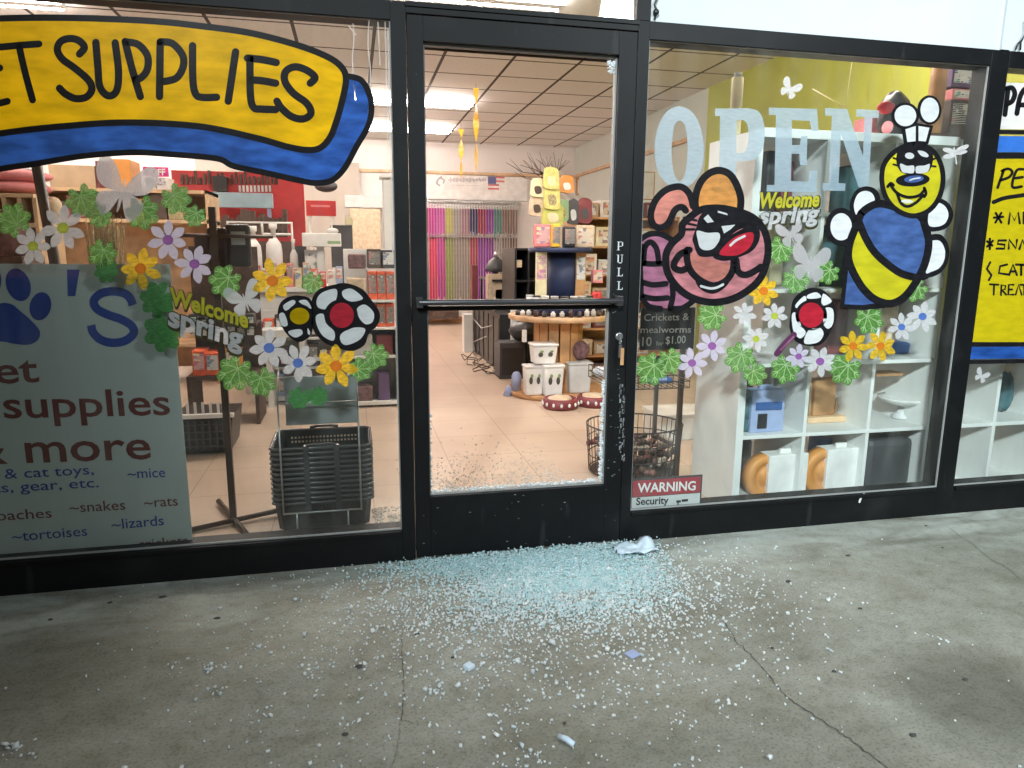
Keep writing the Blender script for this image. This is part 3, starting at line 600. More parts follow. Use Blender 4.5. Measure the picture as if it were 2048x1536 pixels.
fr_ = flower('painted flower with a red center on a purple stem below the bee', T4, [(1210, 840), (1230, 730), (1300, 665), (1370, 642), (1455, 662), (1520, 740), (1540, 850), (1505, 960), (1440, 1050), (1340, 1068), (1245, 1030), (1205, 940)],
       [[(1245, 770), (1310, 702), (1325, 735), (1270, 790)], [(1335, 695), (1400, 675), (1432, 712), (1340, 722)], [(1450, 685), (1512, 742), (1440, 770)], [(1460, 795), (1520, 800), (1522, 900), (1485, 942), (1450, 900)], [(1340, 955), (1420, 932), (1452, 980), (1412, 1040), (1312, 1048)], [(1220, 840), (1256, 830), (1290, 920), (1322, 970), (1280, 1012), (1232, 960)]],
       ell(1362, 842, 116, 112), ell(1362, 842, 90, 92), 'paint_red')
fr_.stroke('stem', 'plum', [T4([(1235, 985), (1170, 1050), (1110, 1125)])], 12); fr_.stroke('stem', 'worm_mauve', [T4([(1232, 1000), (1180, 1055), (1140, 1095)])], 4)

# price list painted on the far right window
p_ = Art('painted_price_list', 'yellow and blue list of small animals painted on the right edge window', 'painted sign', YP, anchor=(2060, 500))
p_.fill('header_panel', 'white_paint', [(2012, 165), (2330, 175), (2330, 262), (2000, 258)], False); p_.stroke('rule', ink, [[(1999, 264), (2330, 268)]], 9, False)
p_.fill('band', 'price_blue', [(1998, 272), (2330, 274), (2330, 306), (1992, 304)], False); p_.stroke('rule', ink, [[(1989, 311), (2330, 313)]], 12, False)
p_.fill('list_panel', 'price_yellow', [(1985, 318), (2330, 316), (2330, 684), (1940, 684)], False); p_.stroke('rule', ink, [[(1982, 316), (1936, 690)], [(1937, 689), (2330, 687)]], 9, False)
p_.fill('band', 'sign_blue', [(1936, 694), (2330, 691), (2330, 714), (1934, 718)], False); p_.stroke('rule', ink, [[(1933, 724), (2330, 718)]], 8, False)
T6 = lambda p: [(1880+x/4.797, 100+y/4.797) for x, y in p]
p_.stroke('letter', ink, [T6([(650, 380), (620, 620)]), T6([(640, 370), (690, 365), (715, 420), (690, 490), (640, 520)]), T6([(830, 360), (790, 400), (760, 470), (735, 610)]), T6([(830, 360), (860, 600)]), T6([(750, 530), (840, 525)])], 10)
p_.stroke('letter', ink, [T6([(610, 1150), (550, 1320)]), T6([(590, 1160), (650, 1140), (690, 1170), (660, 1220), (580, 1250)]), T6([(800, 1145), (730, 1160), (690, 1310), (780, 1310)]), T6([(720, 1230), (790, 1220)])], 5.5)
p_.stroke('underline', ink, [T6([(510, 1460), (620, 1420), (820, 1390), (1000, 1370)])], 8)
def T7(p): return [(1880+x/2.327, 400+y/2.327) for x, y in p]
p_.stroke('letter', ink, [T7([(250, 82), (292, 78)]), T7([(258, 60), (284, 105)]), T7([(284, 60), (256, 105)]), T7([(318, 110), (325, 58), (345, 95), (362, 56), (370, 108)]), T7([(388, 58), (388, 108)]), T7([(430, 60), (405, 75), (405, 100), (432, 106)])], 4.5, False)
p_.stroke('letter', ink, [T7([(218, 192), (242, 212)]), T7([(230, 180), (230, 228)]), T7([(244, 190), (218, 216)]), T7([(305, 188), (270, 188), (266, 204), (300, 208), (298, 226), (262, 226)]), T7([(318, 226), (320, 184), (352, 226), (356, 186)]), T7([(368, 228), (382, 186), (400, 226)])], 4.5, False)
p_.stroke('letter', ink, [T7([(232, 290), (216, 320), (238, 350), (226, 372)]), T7([(310, 300), (278, 308), (272, 340), (312, 346)]), T7([(320, 348), (338, 300), (356, 348)]), T7([(328, 332), (350, 332)]), T7([(352, 300), (400, 302)]), T7([(376, 302), (376, 348)])], 4.5, False)
p_.stroke('letter', ink, [T7([(230, 392), (270, 394)]), T7([(250, 394), (248, 440)]), T7([(282, 442), (284, 394), (304, 400), (300, 416), (286, 418), (306, 440)]), T7([(340, 394), (318, 394), (316, 440), (340, 440)]), T7([(318, 416), (334, 416)]), T7([(350, 440), (364, 394), (378, 440)]), T7([(372, 394), (410, 396)]), T7([(390, 396), (390, 440)])], 3.8, False)

# drips and scrape marks left on the glass
dm = film('dried_drip', (.80, .82, .82), .5, .35)
dd = Art('dried_drips', 'pale dried paint drips in the top corner of the sign window', 'drips', YP, anchor=(740, 60))
dd.stroke('drip', dm, [[(706, 48), (708, 80), (705, 120), (711, 200)], [(738, 42), (736, 90), (741, 150), (736, 240)], [(770, 44), (772, 120), (776, 300), (774, 352)], [(698, 52), (712, 70)], [(756, 44), (760, 130)]], 2.2)
for ln in ([(776, 60), (781, 300), (786, 520)],): dd.stroke('drip', dm, [ln], 3)
ch_ = Art('scrape_marks', 'white scrape mark on the bottom edge of the bee window', 'scrape', -.0125, anchor=(1722, 990))
ch_.stroke('scrape', 'letter_white', [[(1728, 988), (1722, 996), (1719, 1004)]], 4)

# OPEN letters, pale blue vinyl
film('vinyl_blue', (.35, .46, .53), .35, .2, .06, 30)
def letters_open():
    defs = [('O', 'letter O', [[(1358, 213), (1385, 225), (1402, 258), (1408, 300), (1402, 340), (1385, 366), (1358, 377), (1332, 366), (1315, 340), (1309, 300), (1315, 258), (1332, 225)]]),
            ('P', 'letter P', None), ('E', 'letter E', None), ('N', 'letter N', None)]
    def piece(label, polys, anchor):
        o = Art('window_letter', label, 'letter', -.0007, anchor=anchor, group='pale letters spelling OPEN'); o.fill('vinyl', 'vinyl_blue', polys, False); return o
    O = smooth(defs[0][2][0], True, 5); I = smooth([(1359, 241), (1369, 250), (1374, 275), (1375, 300), (1373, 330), (1368, 352), (1359, 363), (1350, 352), (1345, 330), (1343, 300), (1345, 275), (1349, 250)], True, 5)
    n = len(O); o = Art('window_letter', 'pale blue slab serif letter O on the bee window', 'letter', -.0007, anchor=(1358, 377), group='pale letters spelling OPEN'); mb = MB()
    mb.add([o.P(p) for p in O]+[o.P(p) for p in I], [(i, (i+1) % n, n+(i+1) % n, n+i) for i in range(n)]); mb.build('vinyl', 'vinyl_blue', o.o)
    bowl_o = smooth([(1473, 217), (1500, 217), (1520, 226), (1529, 255), (1527, 290), (1515, 314), (1495, 322), (1473, 322)], False, 5); bowl_i = smooth([(1473, 240), (1485, 240), (1493, 246), (1497, 262), (1496, 285), (1491, 302), (1484, 306), (1473, 306)], False, 5)
    o = Art('window_letter', 'pale blue slab serif letter P on the bee window', 'letter', -.0007, anchor=(1470, 380), group='pale letters spelling OPEN'); mb = MB(); n = len(bowl_o)
    mb.add([o.P(p) for p in bowl_o]+[o.P(p) for p in bowl_i], [(i, i+1, n+i+1, n+i) for i in range(n-1)])
    mb.poly([o.P(p) for p in [(1430, 217), (1473, 217), (1473, 384), (1424, 384), (1424, 372), (1438, 372), (1440, 232), (1430, 232)]]); mb.build('vinyl', 'vinyl_blue', o.o)
    piece('pale blue slab serif letter E on the bee window', [[(1538, 215), (1634, 218), (1637, 262), (1624, 262), (1619, 242), (1584, 240), (1584, 290), (1600, 290), (1602, 272), (1615, 272), (1613, 330), (1600, 330), (1599, 308), (1583, 307), (1582, 362), (1617, 364), (1620, 342), (1634, 342), (1632, 384), (1533, 383), (1534, 370), (1549, 370), (1552, 230), (1538, 230)]], (1580, 384))
    piece('pale blue slab serif letter N on the bee window', [[(1650, 216), (1694, 218), (1726, 312), (1729, 234), (1713, 233), (1713, 218), (1758, 221), (1757, 236), (1745, 236), (1737, 372), (1717, 374), (1682, 268), (1677, 366), (1691, 367), (1690, 382), (1645, 381), (1646, 366), (1657, 366), (1664, 232), (1650, 231)]], (1700, 384))
letters_open()

# ------------------------------------------------------------------ static clings: flowers, leaves, butterflies, words
film('cling_white', (.62, .62, .63), .33, .12, .1, 40); film('cling_lilac', (.58, .54, .66), .33, .06, .06, 40); film('cling_yellow', (.78, .50, .03), .45, .04, .25, 40); film('cling_green', (.13, .33, .07), .42, .12, .45, 60)
film('cling_unlit', (.05, .22, .06), .4, .1, .3, 60); film('cling_vein', (.52, .70, .38), .5, .05); film('eye_lime', (.48, .55, .07), .4); film('eye_purple', (.32, .12, .38), .4); film('eye_blue', (.10, .20, .55), .4); film('eye_orange', (.72, .22, .02), .4)
film('glitter', (.66, .63, .66), .45, .15, .55, 260, .2); film('cling_silver', (.60, .64, .66), .4, .2, .1); film('word_edge', (.05, .05, .02), .3); film('word_yellow', (.72, .66, .05), .45, .05)
def cling_flower(u, v, r, col, eye, label, rot=0.0, n=7, seed=0):
    rr = random.Random(int(u*7+v)); f_ = Art('flower_cling', label, 'window cling', -.0009, anchor=(u, v), group='flower clings on the windows'); pet = []
    for i in range(n):
        a = rot+2*math.pi*i/n+rr.uniform(-.08, .08); R = r*rr.uniform(.92, 1.08); wd = r*.235
        ca, sa = math.cos(a), math.sin(a)
        pet.append([(u+x*ca-y*sa, v+x*sa+y*ca) for x, y in [(R*.12, 0), (R*.35, wd*.65), (R*.65, wd), (R*.88, wd*.6), (R, 0), (R*.88, -wd*.6), (R*.65, -wd), (R*.35, -wd*.65)]])
    for i, p in enumerate(pet): f_.fill('petal', col, p, step=(i % 2 == 0))
    f_.fill('flower_center', eye, ell(u, v, r*.27, r*.25)); return f_
Wt, Li, Ye = 'cling_white', 'cling_lilac', 'cling_yellow'
for a in [(126, 456, 44, Wt, 'eye_lime', 'white daisy cling with lime center above the paw print', .3), (66, 492, 38, Wt, 'eye_lime', 'white daisy cling with lime center at the top edge of the banner', .1),
          (336, 480, 40, Li, 'eye_purple', 'pale lilac flower cling with purple center beside the glitter butterfly', .2), (389, 528, 38, Li, 'eye_purple', 'pale lilac flower cling with purple center above the word Welcome', .5),
          (281, 537, 42, Ye, 'eye_orange', 'yellow flower cling at the top right corner of the banner', .45), (545, 562, 44, Ye, 'eye_orange', 'yellow flower cling above the small painted flower', .0),
          (538, 696, 40, Wt, 'eye_blue', 'white flower cling with blue center below the word Welcome', .3), (596, 726, 38, Wt, 'eye_blue', 'white flower cling with blue center left of the lowest yellow flower', .7),
          (672, 732, 44, Ye, 'eye_orange', 'yellow flower cling under the big red centered painted flower', .2),
          (1527, 582, 33, Ye, 'eye_orange', 'yellow flower cling right of the caterpillar chin', .3), (1549, 632, 27, Wt, 'eye_lime', 'pale flower cling left of the painted flower with the purple stem', .2), (1512, 678, 26, Wt, 'eye_lime', 'small pale flower cling with lime center left of the purple stem', .5),
          (1424, 692, 31, Li, 'eye_purple', 'lilac flower cling just right of the chalkboard', .4), (1384, 726, 30, Li, 'eye_purple', 'lilac flower cling below the corner of the chalkboard', .1), (1597, 713, 25, Li, 'eye_purple', 'lilac flower cling under the red centered flower, the smaller of the pair', .3),
          (1640, 723, 31, Wt, 'eye_purple', 'white flower cling with purple center left of the green leaf under the bee', .6), (1706, 692, 31, Ye, 'eye_orange', 'yellow flower cling under the stinger of the bee', .1), (1761, 692, 31, Ye, 'eye_orange', 'yellow flower cling nearest the white flowers with blue centers', .5),
          (1803, 654, 27, Wt, 'eye_blue', 'white flower cling with blue center touching the shelf upright', .2), (1845, 633, 30, Wt, 'eye_blue', 'white star shaped flower cling with blue center nearest the window post', .45), (1489, 628, 24, Wt, 'cling_silver', 'plain white flower cling under the caterpillar chin', .2)]:
    cling_flower(*a)
LEAF = []
for q in range(140):
    th = 2*math.pi*q/140; dn_ = abs(th-math.pi)/math.pi          # 0 at the notch by the stalk
    rr_ = (.74+.26*abs(math.cos(3.5*th)))*(1-.42*math.exp(-(th-math.pi)**2/.05)); LEAF.append((rr_*.98*math.sin(th), .08-rr_*1.02*math.cos(th)*-1 if False else rr_*math.cos(th)))
def cling_leaf(u, v, r, label, rot, deep=False):
    r *= .9
    f_ = Art('leaf_cling', label, 'window cling', -.0004, anchor=(u, v), group='green leaf clings on the windows'); c, s = math.cos(rot), math.sin(rot)
    tf = lambda L: [(u+r*(x*c-y*s), v+r*(x*s+y*c)) for x, y in L]
    f_.fill('leaf_blade', 'cling_unlit' if deep else 'cling_green', tf(LEAF), False)  # boards block the backlight: that shade is put into a darker green
    if not deep:
        vn = []
        for k in range(7):
            th = 2*math.pi*k/7; e = (.86*math.sin(th), .86*math.cos(th)); vn.append(tf([(0, -.3), (e[0]*.5, -.12+e[1]*.5), e])); m_ = (e[0]*.62, -.08+e[1]*.62)
            for d_ in (-.24, .24): vn.append(tf([m_, (.80*math.sin(th+d_), .80*math.cos(th+d_))]))
        f_.stroke('vein', 'cling_vein', vn, max(1.4, r*.05), False, False, False)
for a in [(28, 440, 40, 'green leaf cling at the left edge above the banner', 2.6), (165, 402, 40, 'green leaf cling above the white daisies', -.4), (200, 432, 28, 'small bright leaf cling under the glitter butterfly', .9), (205, 508, 34, 'green leaf cling hanging just above the banner', .2),
          (285, 425, 40, 'green leaf cling right below the glitter butterfly', -.2), (352, 398, 36, 'green leaf cling left of the pale blue reflection board', -.6), (390, 432, 26, 'faint leaf cling above the lilac flowers', .5),
          (450, 562, 38, 'green leaf cling right of the lilac flowers', .8), (470, 746, 42, 'dark green leaf cling over the rack pole, left of a pair', .5), (524, 764, 34, 'pale veined leaf cling, right of a pair over the rack pole', -.3), (625, 566, 26, 'small leaf cling above the big painted flower', .3),
          (752, 712, 30, 'green leaf cling beside the door post', -.8), (722, 738, 28, 'leaf cling tucked behind the lowest yellow flower', -1.6), (1560, 500, 32, 'green leaf cling under the right Welcome words', .2), (1592, 560, 32, 'green leaf cling left of the lacy white butterfly', -.6),
          (1655, 545, 28, 'green leaf cling right of the lacy white butterfly', .8), (1424, 632, 34, 'green leaf cling below the caterpillar', 1.3), (1302, 738, 38, 'green leaf cling under the chalkboard at the window edge', .6), (1340, 722, 30, 'green leaf cling under the middle of the chalkboard', -.3),
          (1480, 716, 36, 'bright leaf cling left of the purple stem', .4), (1510, 748, 28, 'small leaf cling lowest on the shelf side', -.5), (1570, 738, 34, 'leaf cling below the purple stem', .2), (1690, 738, 38, 'leaf cling below the pair of yellow flowers', .7), (1738, 640, 34, 'leaf cling right below the bee body', -.4), (1830, 578, 30, 'leaf cling beside the lower wing of the bee', 1.1)]:
    cling_leaf(*a)
for a in [(212, 542, 28, 'dark leaf cling lying over the top of the banner', .4, True), (316, 598, 42, 'dark leaf cling over the right part of the banner', .9, True), (328, 662, 48, 'largest dark leaf cling on the right edge of the banner', .2, True), (598, 796, 26, 'dark leaf cling on the grey sign plate, left of a pair', .4, True), (636, 792, 24, 'dark leaf cling on the grey sign plate, right of a pair', -.3, True)]:
    cling_leaf(*a)
def butterfly(u, v, r, label, m, rot=0.0):
    f_ = Art('butterfly_cling', label, 'window cling', -.0005, anchor=(u, v), group='pale butterfly clings on the windows'); c, s = math.cos(rot), math.sin(rot)
    tf = lambda L: [(u+r*(x*c-y*s), v+r*(x*s+y*c)) for x, y in L]
    f_.fill('wing', m, [tf([(.05, 0), (.2, -.45), (.6, -.95), (.95, -.9), (1, -.5), (.8, -.1), (.4, .05)])]); f_.fill('wing', m, [tf([(-.05, 0), (-.2, -.45), (-.6, -.95), (-.95, -.9), (-1, -.5), (-.8, -.1), (-.4, .05)])], step=False)
    f_.fill('wing', m, [tf([(.05, .05), (.4, .08), (.75, .25), (.7, .65), (.4, .9), (.15, .5)])], step=False); f_.fill('wing', m, [tf([(-.05, .05), (-.4, .08), (-.75, .25), (-.7, .65), (-.4, .9), (-.15, .5)])], step=False)
    f_.fill('body', m, tf([(0, -.4), (.06, 0), (.04, .5), (0, .7), (-.04, .5), (-.06, 0)]))
butterfly(245, 382, 62, 'big lacy glitter butterfly cling under the yellow sign', 'glitter', .25); butterfly(490, 600, 36, 'silver butterfly cling above the words Welcome spring', 'cling_silver', -.35); butterfly(1580, 178, 20, 'small white butterfly cling on the yellow wall view', 'cling_white', .5)
butterfly(1620, 528, 38, 'lacy white butterfly cling left of the bee', 'glitter', .15); butterfly(1582, 468, 27, 'faint lacy butterfly cling below the right Welcome words', 'glitter', -.3); butterfly(1963, 752, 14, 'tiny white butterfly cling below the price list', 'cling_white', .5)
d_ = Art('dragonfly_cling', 'white dragonfly cling beside the head of the bee', 'window cling', -.0005, anchor=(1910, 305)); d_.fill('wing', 'cling_white', [ell(1898, 301, 13, 5, .25), ell(1899, 312, 13, 5, -.15)]); d_.fill('wing', 'cling_white', [ell(1924, 297, 15, 5, -.45), ell(1922, 305, 13, 4, -.2)]); d_.stroke('body', 'cling_white', [[(1908, 296), (1911, 312), (1913, 328)]], 3)
for label, wl in (('yellow and white Welcome spring cling beside the banner', [('Welcome', 342, 608, 497, 656, 33, 'word_yellow'), ('spring', 336, 650, 488, 698, 42, 'cling_white')]), ('yellow and white Welcome spring cling under the OPEN letters', [('Welcome', 1518, 416, 1638, 412, 30, 'word_yellow'), ('spring', 1518, 448, 1638, 441, 32, 'cling_white')])):
    o = thing('word_cling', label, 'window cling', at(wl[0][1], wl[0][2], -.0006))
    for body, u0, v0, u1, v1, h, m in wl:
        text_mb(body, u0-1.5, v0+2.5, u1+2.5, v1+2.5, h*1.06, -.0005, None, 0, .085, .12).build('lettering', 'word_edge', o); text_mb(body, u0, v0, u1, v1, h, -.0008, None, 0, .035, .12).build('lettering', m, o)
# ================================================================== inside the shop
emit('tube_light', (1.0, .85, .77), TUBE_STRENGTH)
def strip_light(x0, x1, y, label):
    t_ = thing('ceiling_light', label, 'ceiling light', ((x0+x1)/2, y, 2.93), 'fluorescent strip lights on the shop ceiling')
    h_ = B(x0, x1, y-.045, y+.045, 2.935, 3.006).build('housing', 'white_plastic', t_, .004)
    MB().tube([(x0+.03, y-.075, 2.95), (x1-.03, y-.075, 2.95)], .019, 8).build('tube', 'tube_light', h_); MB().tube([(x0+.03, y+.075, 2.95), (x1-.03, y+.075, 2.95)], .019, 8).build('tube', 'tube_light', h_)
strip_light(-1.25, 1.25, 2.45, 'fluorescent strip light seen through the transom over the door')
strip_light(-1.25, 1.2, 6.12, 'fluorescent strip light nearest the top of the yellow streamers')
strip_light(-1.25, 1.2, 8.05, 'fluorescent strip light behind the shorter yellow streamer')
strip_light(-4.7, -2.23, 3.3, 'fluorescent strip light above the yellow sign at the upper left corner')
strip_light(-4.7, -2.23, 6.12, 'fluorescent strip light farther back on the left ceiling')
strip_light(-4.7, -2.23, 8.5, 'fluorescent strip light in the far left corner of the ceiling')

strip_light(1.45, 3.3, 1.35, 'added fluorescent strip light, out of view, brightening the cube shelf')  # made-up fixture out of view, added to brighten shelf backs and side wall

# ---- banner behind the left window
bo = thing('banner', 'grey white banner with blue paw print and pet supplies lettering standing in the window', 'banner', (-1.5, .07, 0))
mat('banner_sheet', (.39, .43, .415), .55, 0, .06, 2); mat('print_blue', (.016, .045, .24), .6); mat('print_maroon', (.12, .022, .018), .6)
YB_ = .055; B(-2.15, -.917, YB_, YB_+.006, .03, 1.19).build('sheet', 'banner_sheet', bo)
MB().tube([(-.93, .085, .02), (-.93, .085, 1.17)], .008).tube([(-2.1, .085, .02), (-2.1, .085, 1.17)], .008).build('stand', 'dark_metal', bo)
YL = YB_-.0012
def bprint(kind, m, polys=None, lines=None, w=0, T=lambda p: p):
    mb = MB()
    for pl in polys or []: mb.poly([at(x, y, YL) for x, y in T(pl)])
    for ln in lines or []:
        pts = smooth(T(ln), False, 7); L, R2 = ribbon(pts, w); n = len(pts); mb.add([at(x, y, YL) for x, y in L]+[at(x, y, YL) for x, y in R2], [(i, i+1, n+i+1, n+i) for i in range(n-1)])
    return mb.build(kind, m, bo)
Tb = lambda p: [(x/3.84, 300+y/3.84) for x, y in p]
bprint('paw_print', 'print_blue', [ell(140, 1035, 92, 130, -.35), ell(310, 1200, 82, 110, .25), ell(-80, 1010, 90, 130, .1), smooth([(0, 1178), (90, 1185), (160, 1240), (240, 1310), (305, 1390), (290, 1460), (220, 1495), (120, 1490), (0, 1470), (-150, 1490), (-260, 1450), (-250, 1360), (-130, 1240)], True, 5)], T=Tb)
bprint('letter', 'print_blue', [[(515, 918), (612, 918), (577, 1122), (520, 1122)]], T=Tb)
bprint('letter', 'print_blue', None, [[(1020, 1190), (1000, 1140), (950, 1100), (860, 1085), (770, 1105), (720, 1160), (745, 1220), (830, 1265), (930, 1300), (1010, 1350), (1025, 1410), (960, 1465), (860, 1480), (770, 1455), (715, 1400), (700, 1345)]], 17, Tb)
for body, u0, v0, u1, v1, h, m, bld in (('pet', -62, 770, 79, 763, 54, 'print_maroon', .012), ('supplies', 9, 836, 341, 829, 54, 'print_maroon', .012), ('& more', -62, 929, 303, 917, 60, 'print_maroon', .012),
        ('dog & cat toys,', -66, 962, 188, 948, 20, 'print_blue', .004), ('treats, gear, etc.', -86, 990, 198, 974, 20, 'print_blue', .004), ('~mice', 256, 957, 331, 954, 20, 'print_blue', .004), ('~roaches', -48, 1044, 104, 1035, 20, 'print_maroon', .002), ('~snakes', 140, 1025, 251, 1019, 20, 'print_maroon', .002), ('~rats', 289, 1015, 356, 1011, 20, 'print_maroon', .002),
        ('~tortoises', 25, 1083, 175, 1071, 20, 'print_blue', .004), ('~lizards', 224, 1059, 328, 1050, 20, 'print_blue', .004), ('~crickets', 258, 1098, 376, 1088, 17, 'print_maroon', .002)):
    text_mb(body, u0, v0, u1, v1, h, YL, None, 0, bld).build('lettering', m, bo)

# ---- hand basket stack with wire stand
st = thing('basket_stand', 'thin grey wire stand with a blank grey sign plate around the basket stack', 'stand', (-.43, .5, 0))
wf = MB()
for X in (-.605, -.272): wf.tube([(X, .345, .10), (X, .345, .60), ], .0042)
wf.tube([(-.605, .345, .60), (-.272, .345, .60)], .0042).tube([(-.605, .345, .105), (-.272, .345, .105)], .0042)
for X in (-.55, -.33): wf.tube([(X, .345, .105), (X, .345, .01), (X, .7, .01)], .0042)
wf.tube([(-.605, .345, .60), (-.605, .46, .74)], .003).tube([(-.272, .345, .60), (-.272, .46, .74)], .003)
wf.build('wire_frame', 'wire_grey', st); pbox(570, 752, 716, 848, .40, .006).build('sign_plate', 'grey_panel', st)
def basket(z):
    t_ = thing('hand_basket', 'black plastic shopping basket nested in the stack behind the wire stand', 'basket', (-.43, .54, z), 'nested black shopping baskets')
    x0, x1, y0, y1 = -.645, -.225, .375, .70; h = .12; q = .022; wl = MB()
    for s, zz in ((0, z), (1, z+h)): pass
    bx0, bx1, by0, by1 = x0+.012, x1-.012, y0+.012, y1-.012
    ring = lambda a0, a1, b0, b1, zz: [(a0+q, b0, zz), (a1-q, b0, zz), (a1, b0+q, zz), (a1, b1-q, zz), (a1-q, b1, zz), (a0+q, b1, zz), (a0, b1-q, zz), (a0, b0+q, zz)]
    r0 = ring(bx0, bx1, by0, by1, z); r1 = ring(x0, x1, y0, y1, z+h)
    wl.add(r0+r1, [(i, (i+1) % 8, 8+(i+1) % 8, 8+i) for i in range(8)]); wl.add(r0, [tuple(range(8))])
    o1 = wl.build('shell', 'black_plastic', t_); sd = o1.modifiers.new('thickness', 'SOLIDIFY'); sd.thickness = .004
    rim_ = MB().tube(ring(x0-.006, x1+.006, y0-.006, y1+.006, z+h), .0075, 6, 0, True).build('rim', 'bright_rim', t_)
    hd = MB()
    for X in (x0+.145, x1-.145): hd.box(X-.012, X+.012, y0-.016, y0+.004, z+h-.03, z+h+.012)
    hd.build('handle_hinge', 'bright_rim', rim_)
    return t_
b0 = basket(.02)
for i in range(1, 11): copy_tree(b0, (-.43, .54, .02+i*.0228))
WL_top = .02+10*.0228
tb = copy_tree(b0, (-.43, .54, WL_top+.0228), 'topmost black shopping basket, open and empty with folded handles')
hb = MB()
for Y in (.368, .706): hb.tube([(-.50, Y, .402), (-.47, Y-.004, .408), (-.40, Y-.004, .408), (-.37, Y, .402)], .007)
for k in range(14):                    # slots in the back wall of the top basket
    pass
ho = hb.build('folded_handle', 'black_plastic', tb) if False else None
WL[tb] = Vector((-.43, .54, WL_top+.0228)); hb.build('folded_handle', 'black_plastic', tb)
sl = MB()
for k in range(20):
    X = -.585+k*.0165
    for zz in (.338, .358): sl.box(X-.0045, X+.0045, .689, .692, zz-.005, zz+.004)
sl.build('slot_row', 'tan_bag', tb)

b2 = thing('hand_basket', 'black shopping basket with white slats on the floor between the banner and the rack pole', 'basket', (-1.15, 1.9, 0))
m_ = MB().box(-1.37, -1.02, 1.72, 2.12, .02, .24, taper=.85); m_.build('shell', 'black_plastic', b2)
m_ = MB()
for i in range(9):
    X = -1.36+i*.04; m_.box(X, X+.012, 1.708, 1.718, .05, .22)
for i in range(4): m_.box(-1.36, -1.03, 1.704, 1.712, .06+i*.045, .066+i*.045)
m_.build('rib', 'charcoal', b2); m_ = MB()
for i in range(8): m_.box(-1.36+i*.043, -1.345+i*.043, 1.70, 1.706, .27, .34)
m_.box(-1.38, -1.01, 1.70, 1.73, .24, .265).build('rim', 'white_plastic', b2)

# ---- rack with pole and cross foot
rk = thing('garment_rack', 'brown metal pole rack on a cross foot just inside the sign window', 'rack', (-.85, .565, 0))
fm = MB().box(-.865, -.837, .552, .578, .02, 1.42); fm.build('pole', 'brown_metal', rk)
MB().tube([(-1.08, .45, .012), (-.45, .70, .03)], .013, 6).tube([(-.96, .82, .02), (-.75, .33, .012)], .013, 6).build('foot', 'brown_metal', rk)
MB().tube([(-.85, .565, 1.3), (-.62, .66, 1.3)], .008).tube([(-.85, .565, 1.3), (-1.05, .48, 1.3)], .008).build('arm', 'brown_metal', rk)
rr = random.Random(3)
for i, (u0, v0, u1, v1, lab) in enumerate([(415, 455, 455, 545, 'black hanging bag left of the pole rack arm'), (452, 448, 500, 535, 'black hanging bag with grey print on the rack arm'), (388, 470, 420, 520, 'dark grey pouch hanging at the left of the rack arm')]):
    mb = pbox(u0, v0, u1, v1, .62+.02*i, .05); bg_ = thing('hanging_bag', lab, 'bag', mb.v[0]); mb.build('pouch', 'black_plastic' if i < 2 else 'charcoal', bg_, .012)
    a = at((u0+u1)/2, v0, .64); MB().tube([(a.x, .645, a.z), (a.x, .645, 1.295)], .003, 5).build('hook', 'steel', bg_); q = pbox(u0+10, v0+15, u1-10, v0+42, .618+.02*i, .002); q.build('print', 'ltgrey' if i == 1 else 'charcoal', bg_)

# ---- dark leaning post at the far left and what stands round it
ps = thing('rack_post', 'dark upright metal post of the rack at the left end of the window', 'post', at(118, 520, .9))
a0, a1 = at(60, 300, .9), at(140, 600, .9); MB().tube([(a0.x, .9, 1.9), (a0.x+(a1.x-a0.x)*.5, .9, 1.2), (a1.x, .9, 0)], .024, 4).build('pole', 'charcoal', ps); MB().box(a1.x-.2, a1.x+.2, .88, .92, 0, .03).box(a1.x-.02, a1.x+.02, .7, 1.1, 0, .028).build('foot', 'charcoal', ps)
cu = thing('cubby_shelf', 'wooden cubby shelf under the pink beds at the left', 'shelf', at(30, 470, 2.4))
a0 = at(-90, 384, 2.4); a1 = at(72, 440, 2.4); cm_ = MB(); zt = a0.z
cm_.box(a0.x, a1.x, 2.4, 2.8, zt-.025, zt).box(a0.x, a1.x, 2.4, 2.8, zt-.21, zt-.18).box(a0.x, a1.x, 2.79, 2.81, 0, zt-.025)
for i in range(6): X = a0.x+(a1.x-a0.x)*i/5; cm_.box(X-.012, X+.012, 2.403, 2.79, 0, zt-.025)
cm_.build('carcass', 'pale_wood', cu, .003)
for i, (v, lab) in enumerate([(376, 'pink cushion bed lying on the wooden cubby, the lower of two'), (362, 'pink cushion bed on top of the other at the left edge')]):
    mb = MB(); z = zt+.045+i*.075; c = (a0.x+a1.x)/2+.02; mb.blob((c, 2.6, z), (a1.x-a0.x)/2+.02, .2, .048, 0, 22, 8, .05, i); tag(mb.build('cushion_bed', 'pink'), lab, 'pet bed')
tag(pbox(22, 338, 68, 352, 2.55, .1).build('towel', 'purple', None, .01), 'lilac folded towel lying on the pink cushion beds', 'towel'); 
sf = thing('wall_shelf', 'long brown shelf behind the glitter butterfly at the upper left', 'shelf', at(200, 440, 4.2))
x0, x1 = at(70, 440, 4.2).x, at(420, 440, 4.2).x; zz = at(200, 437, 4.2).z; zz2 = at(200, 376, 4.2).z
MB().box(x0, x1, 4.2, 4.7, zz-.03, zz).box(x0, x1, 4.2, 4.7, zz2-.03, zz2).box(x0, x1, 4.68, 4.71, .1, zz2).box(x0, x0+.03, 4.2, 4.68, 0, zz2).box(x1-.03, x1, 4.2, 4.68, 0, zz2).box(x0, x1, 4.2, 4.7, .35, .38).build('carcass', 'pale_wood', sf)
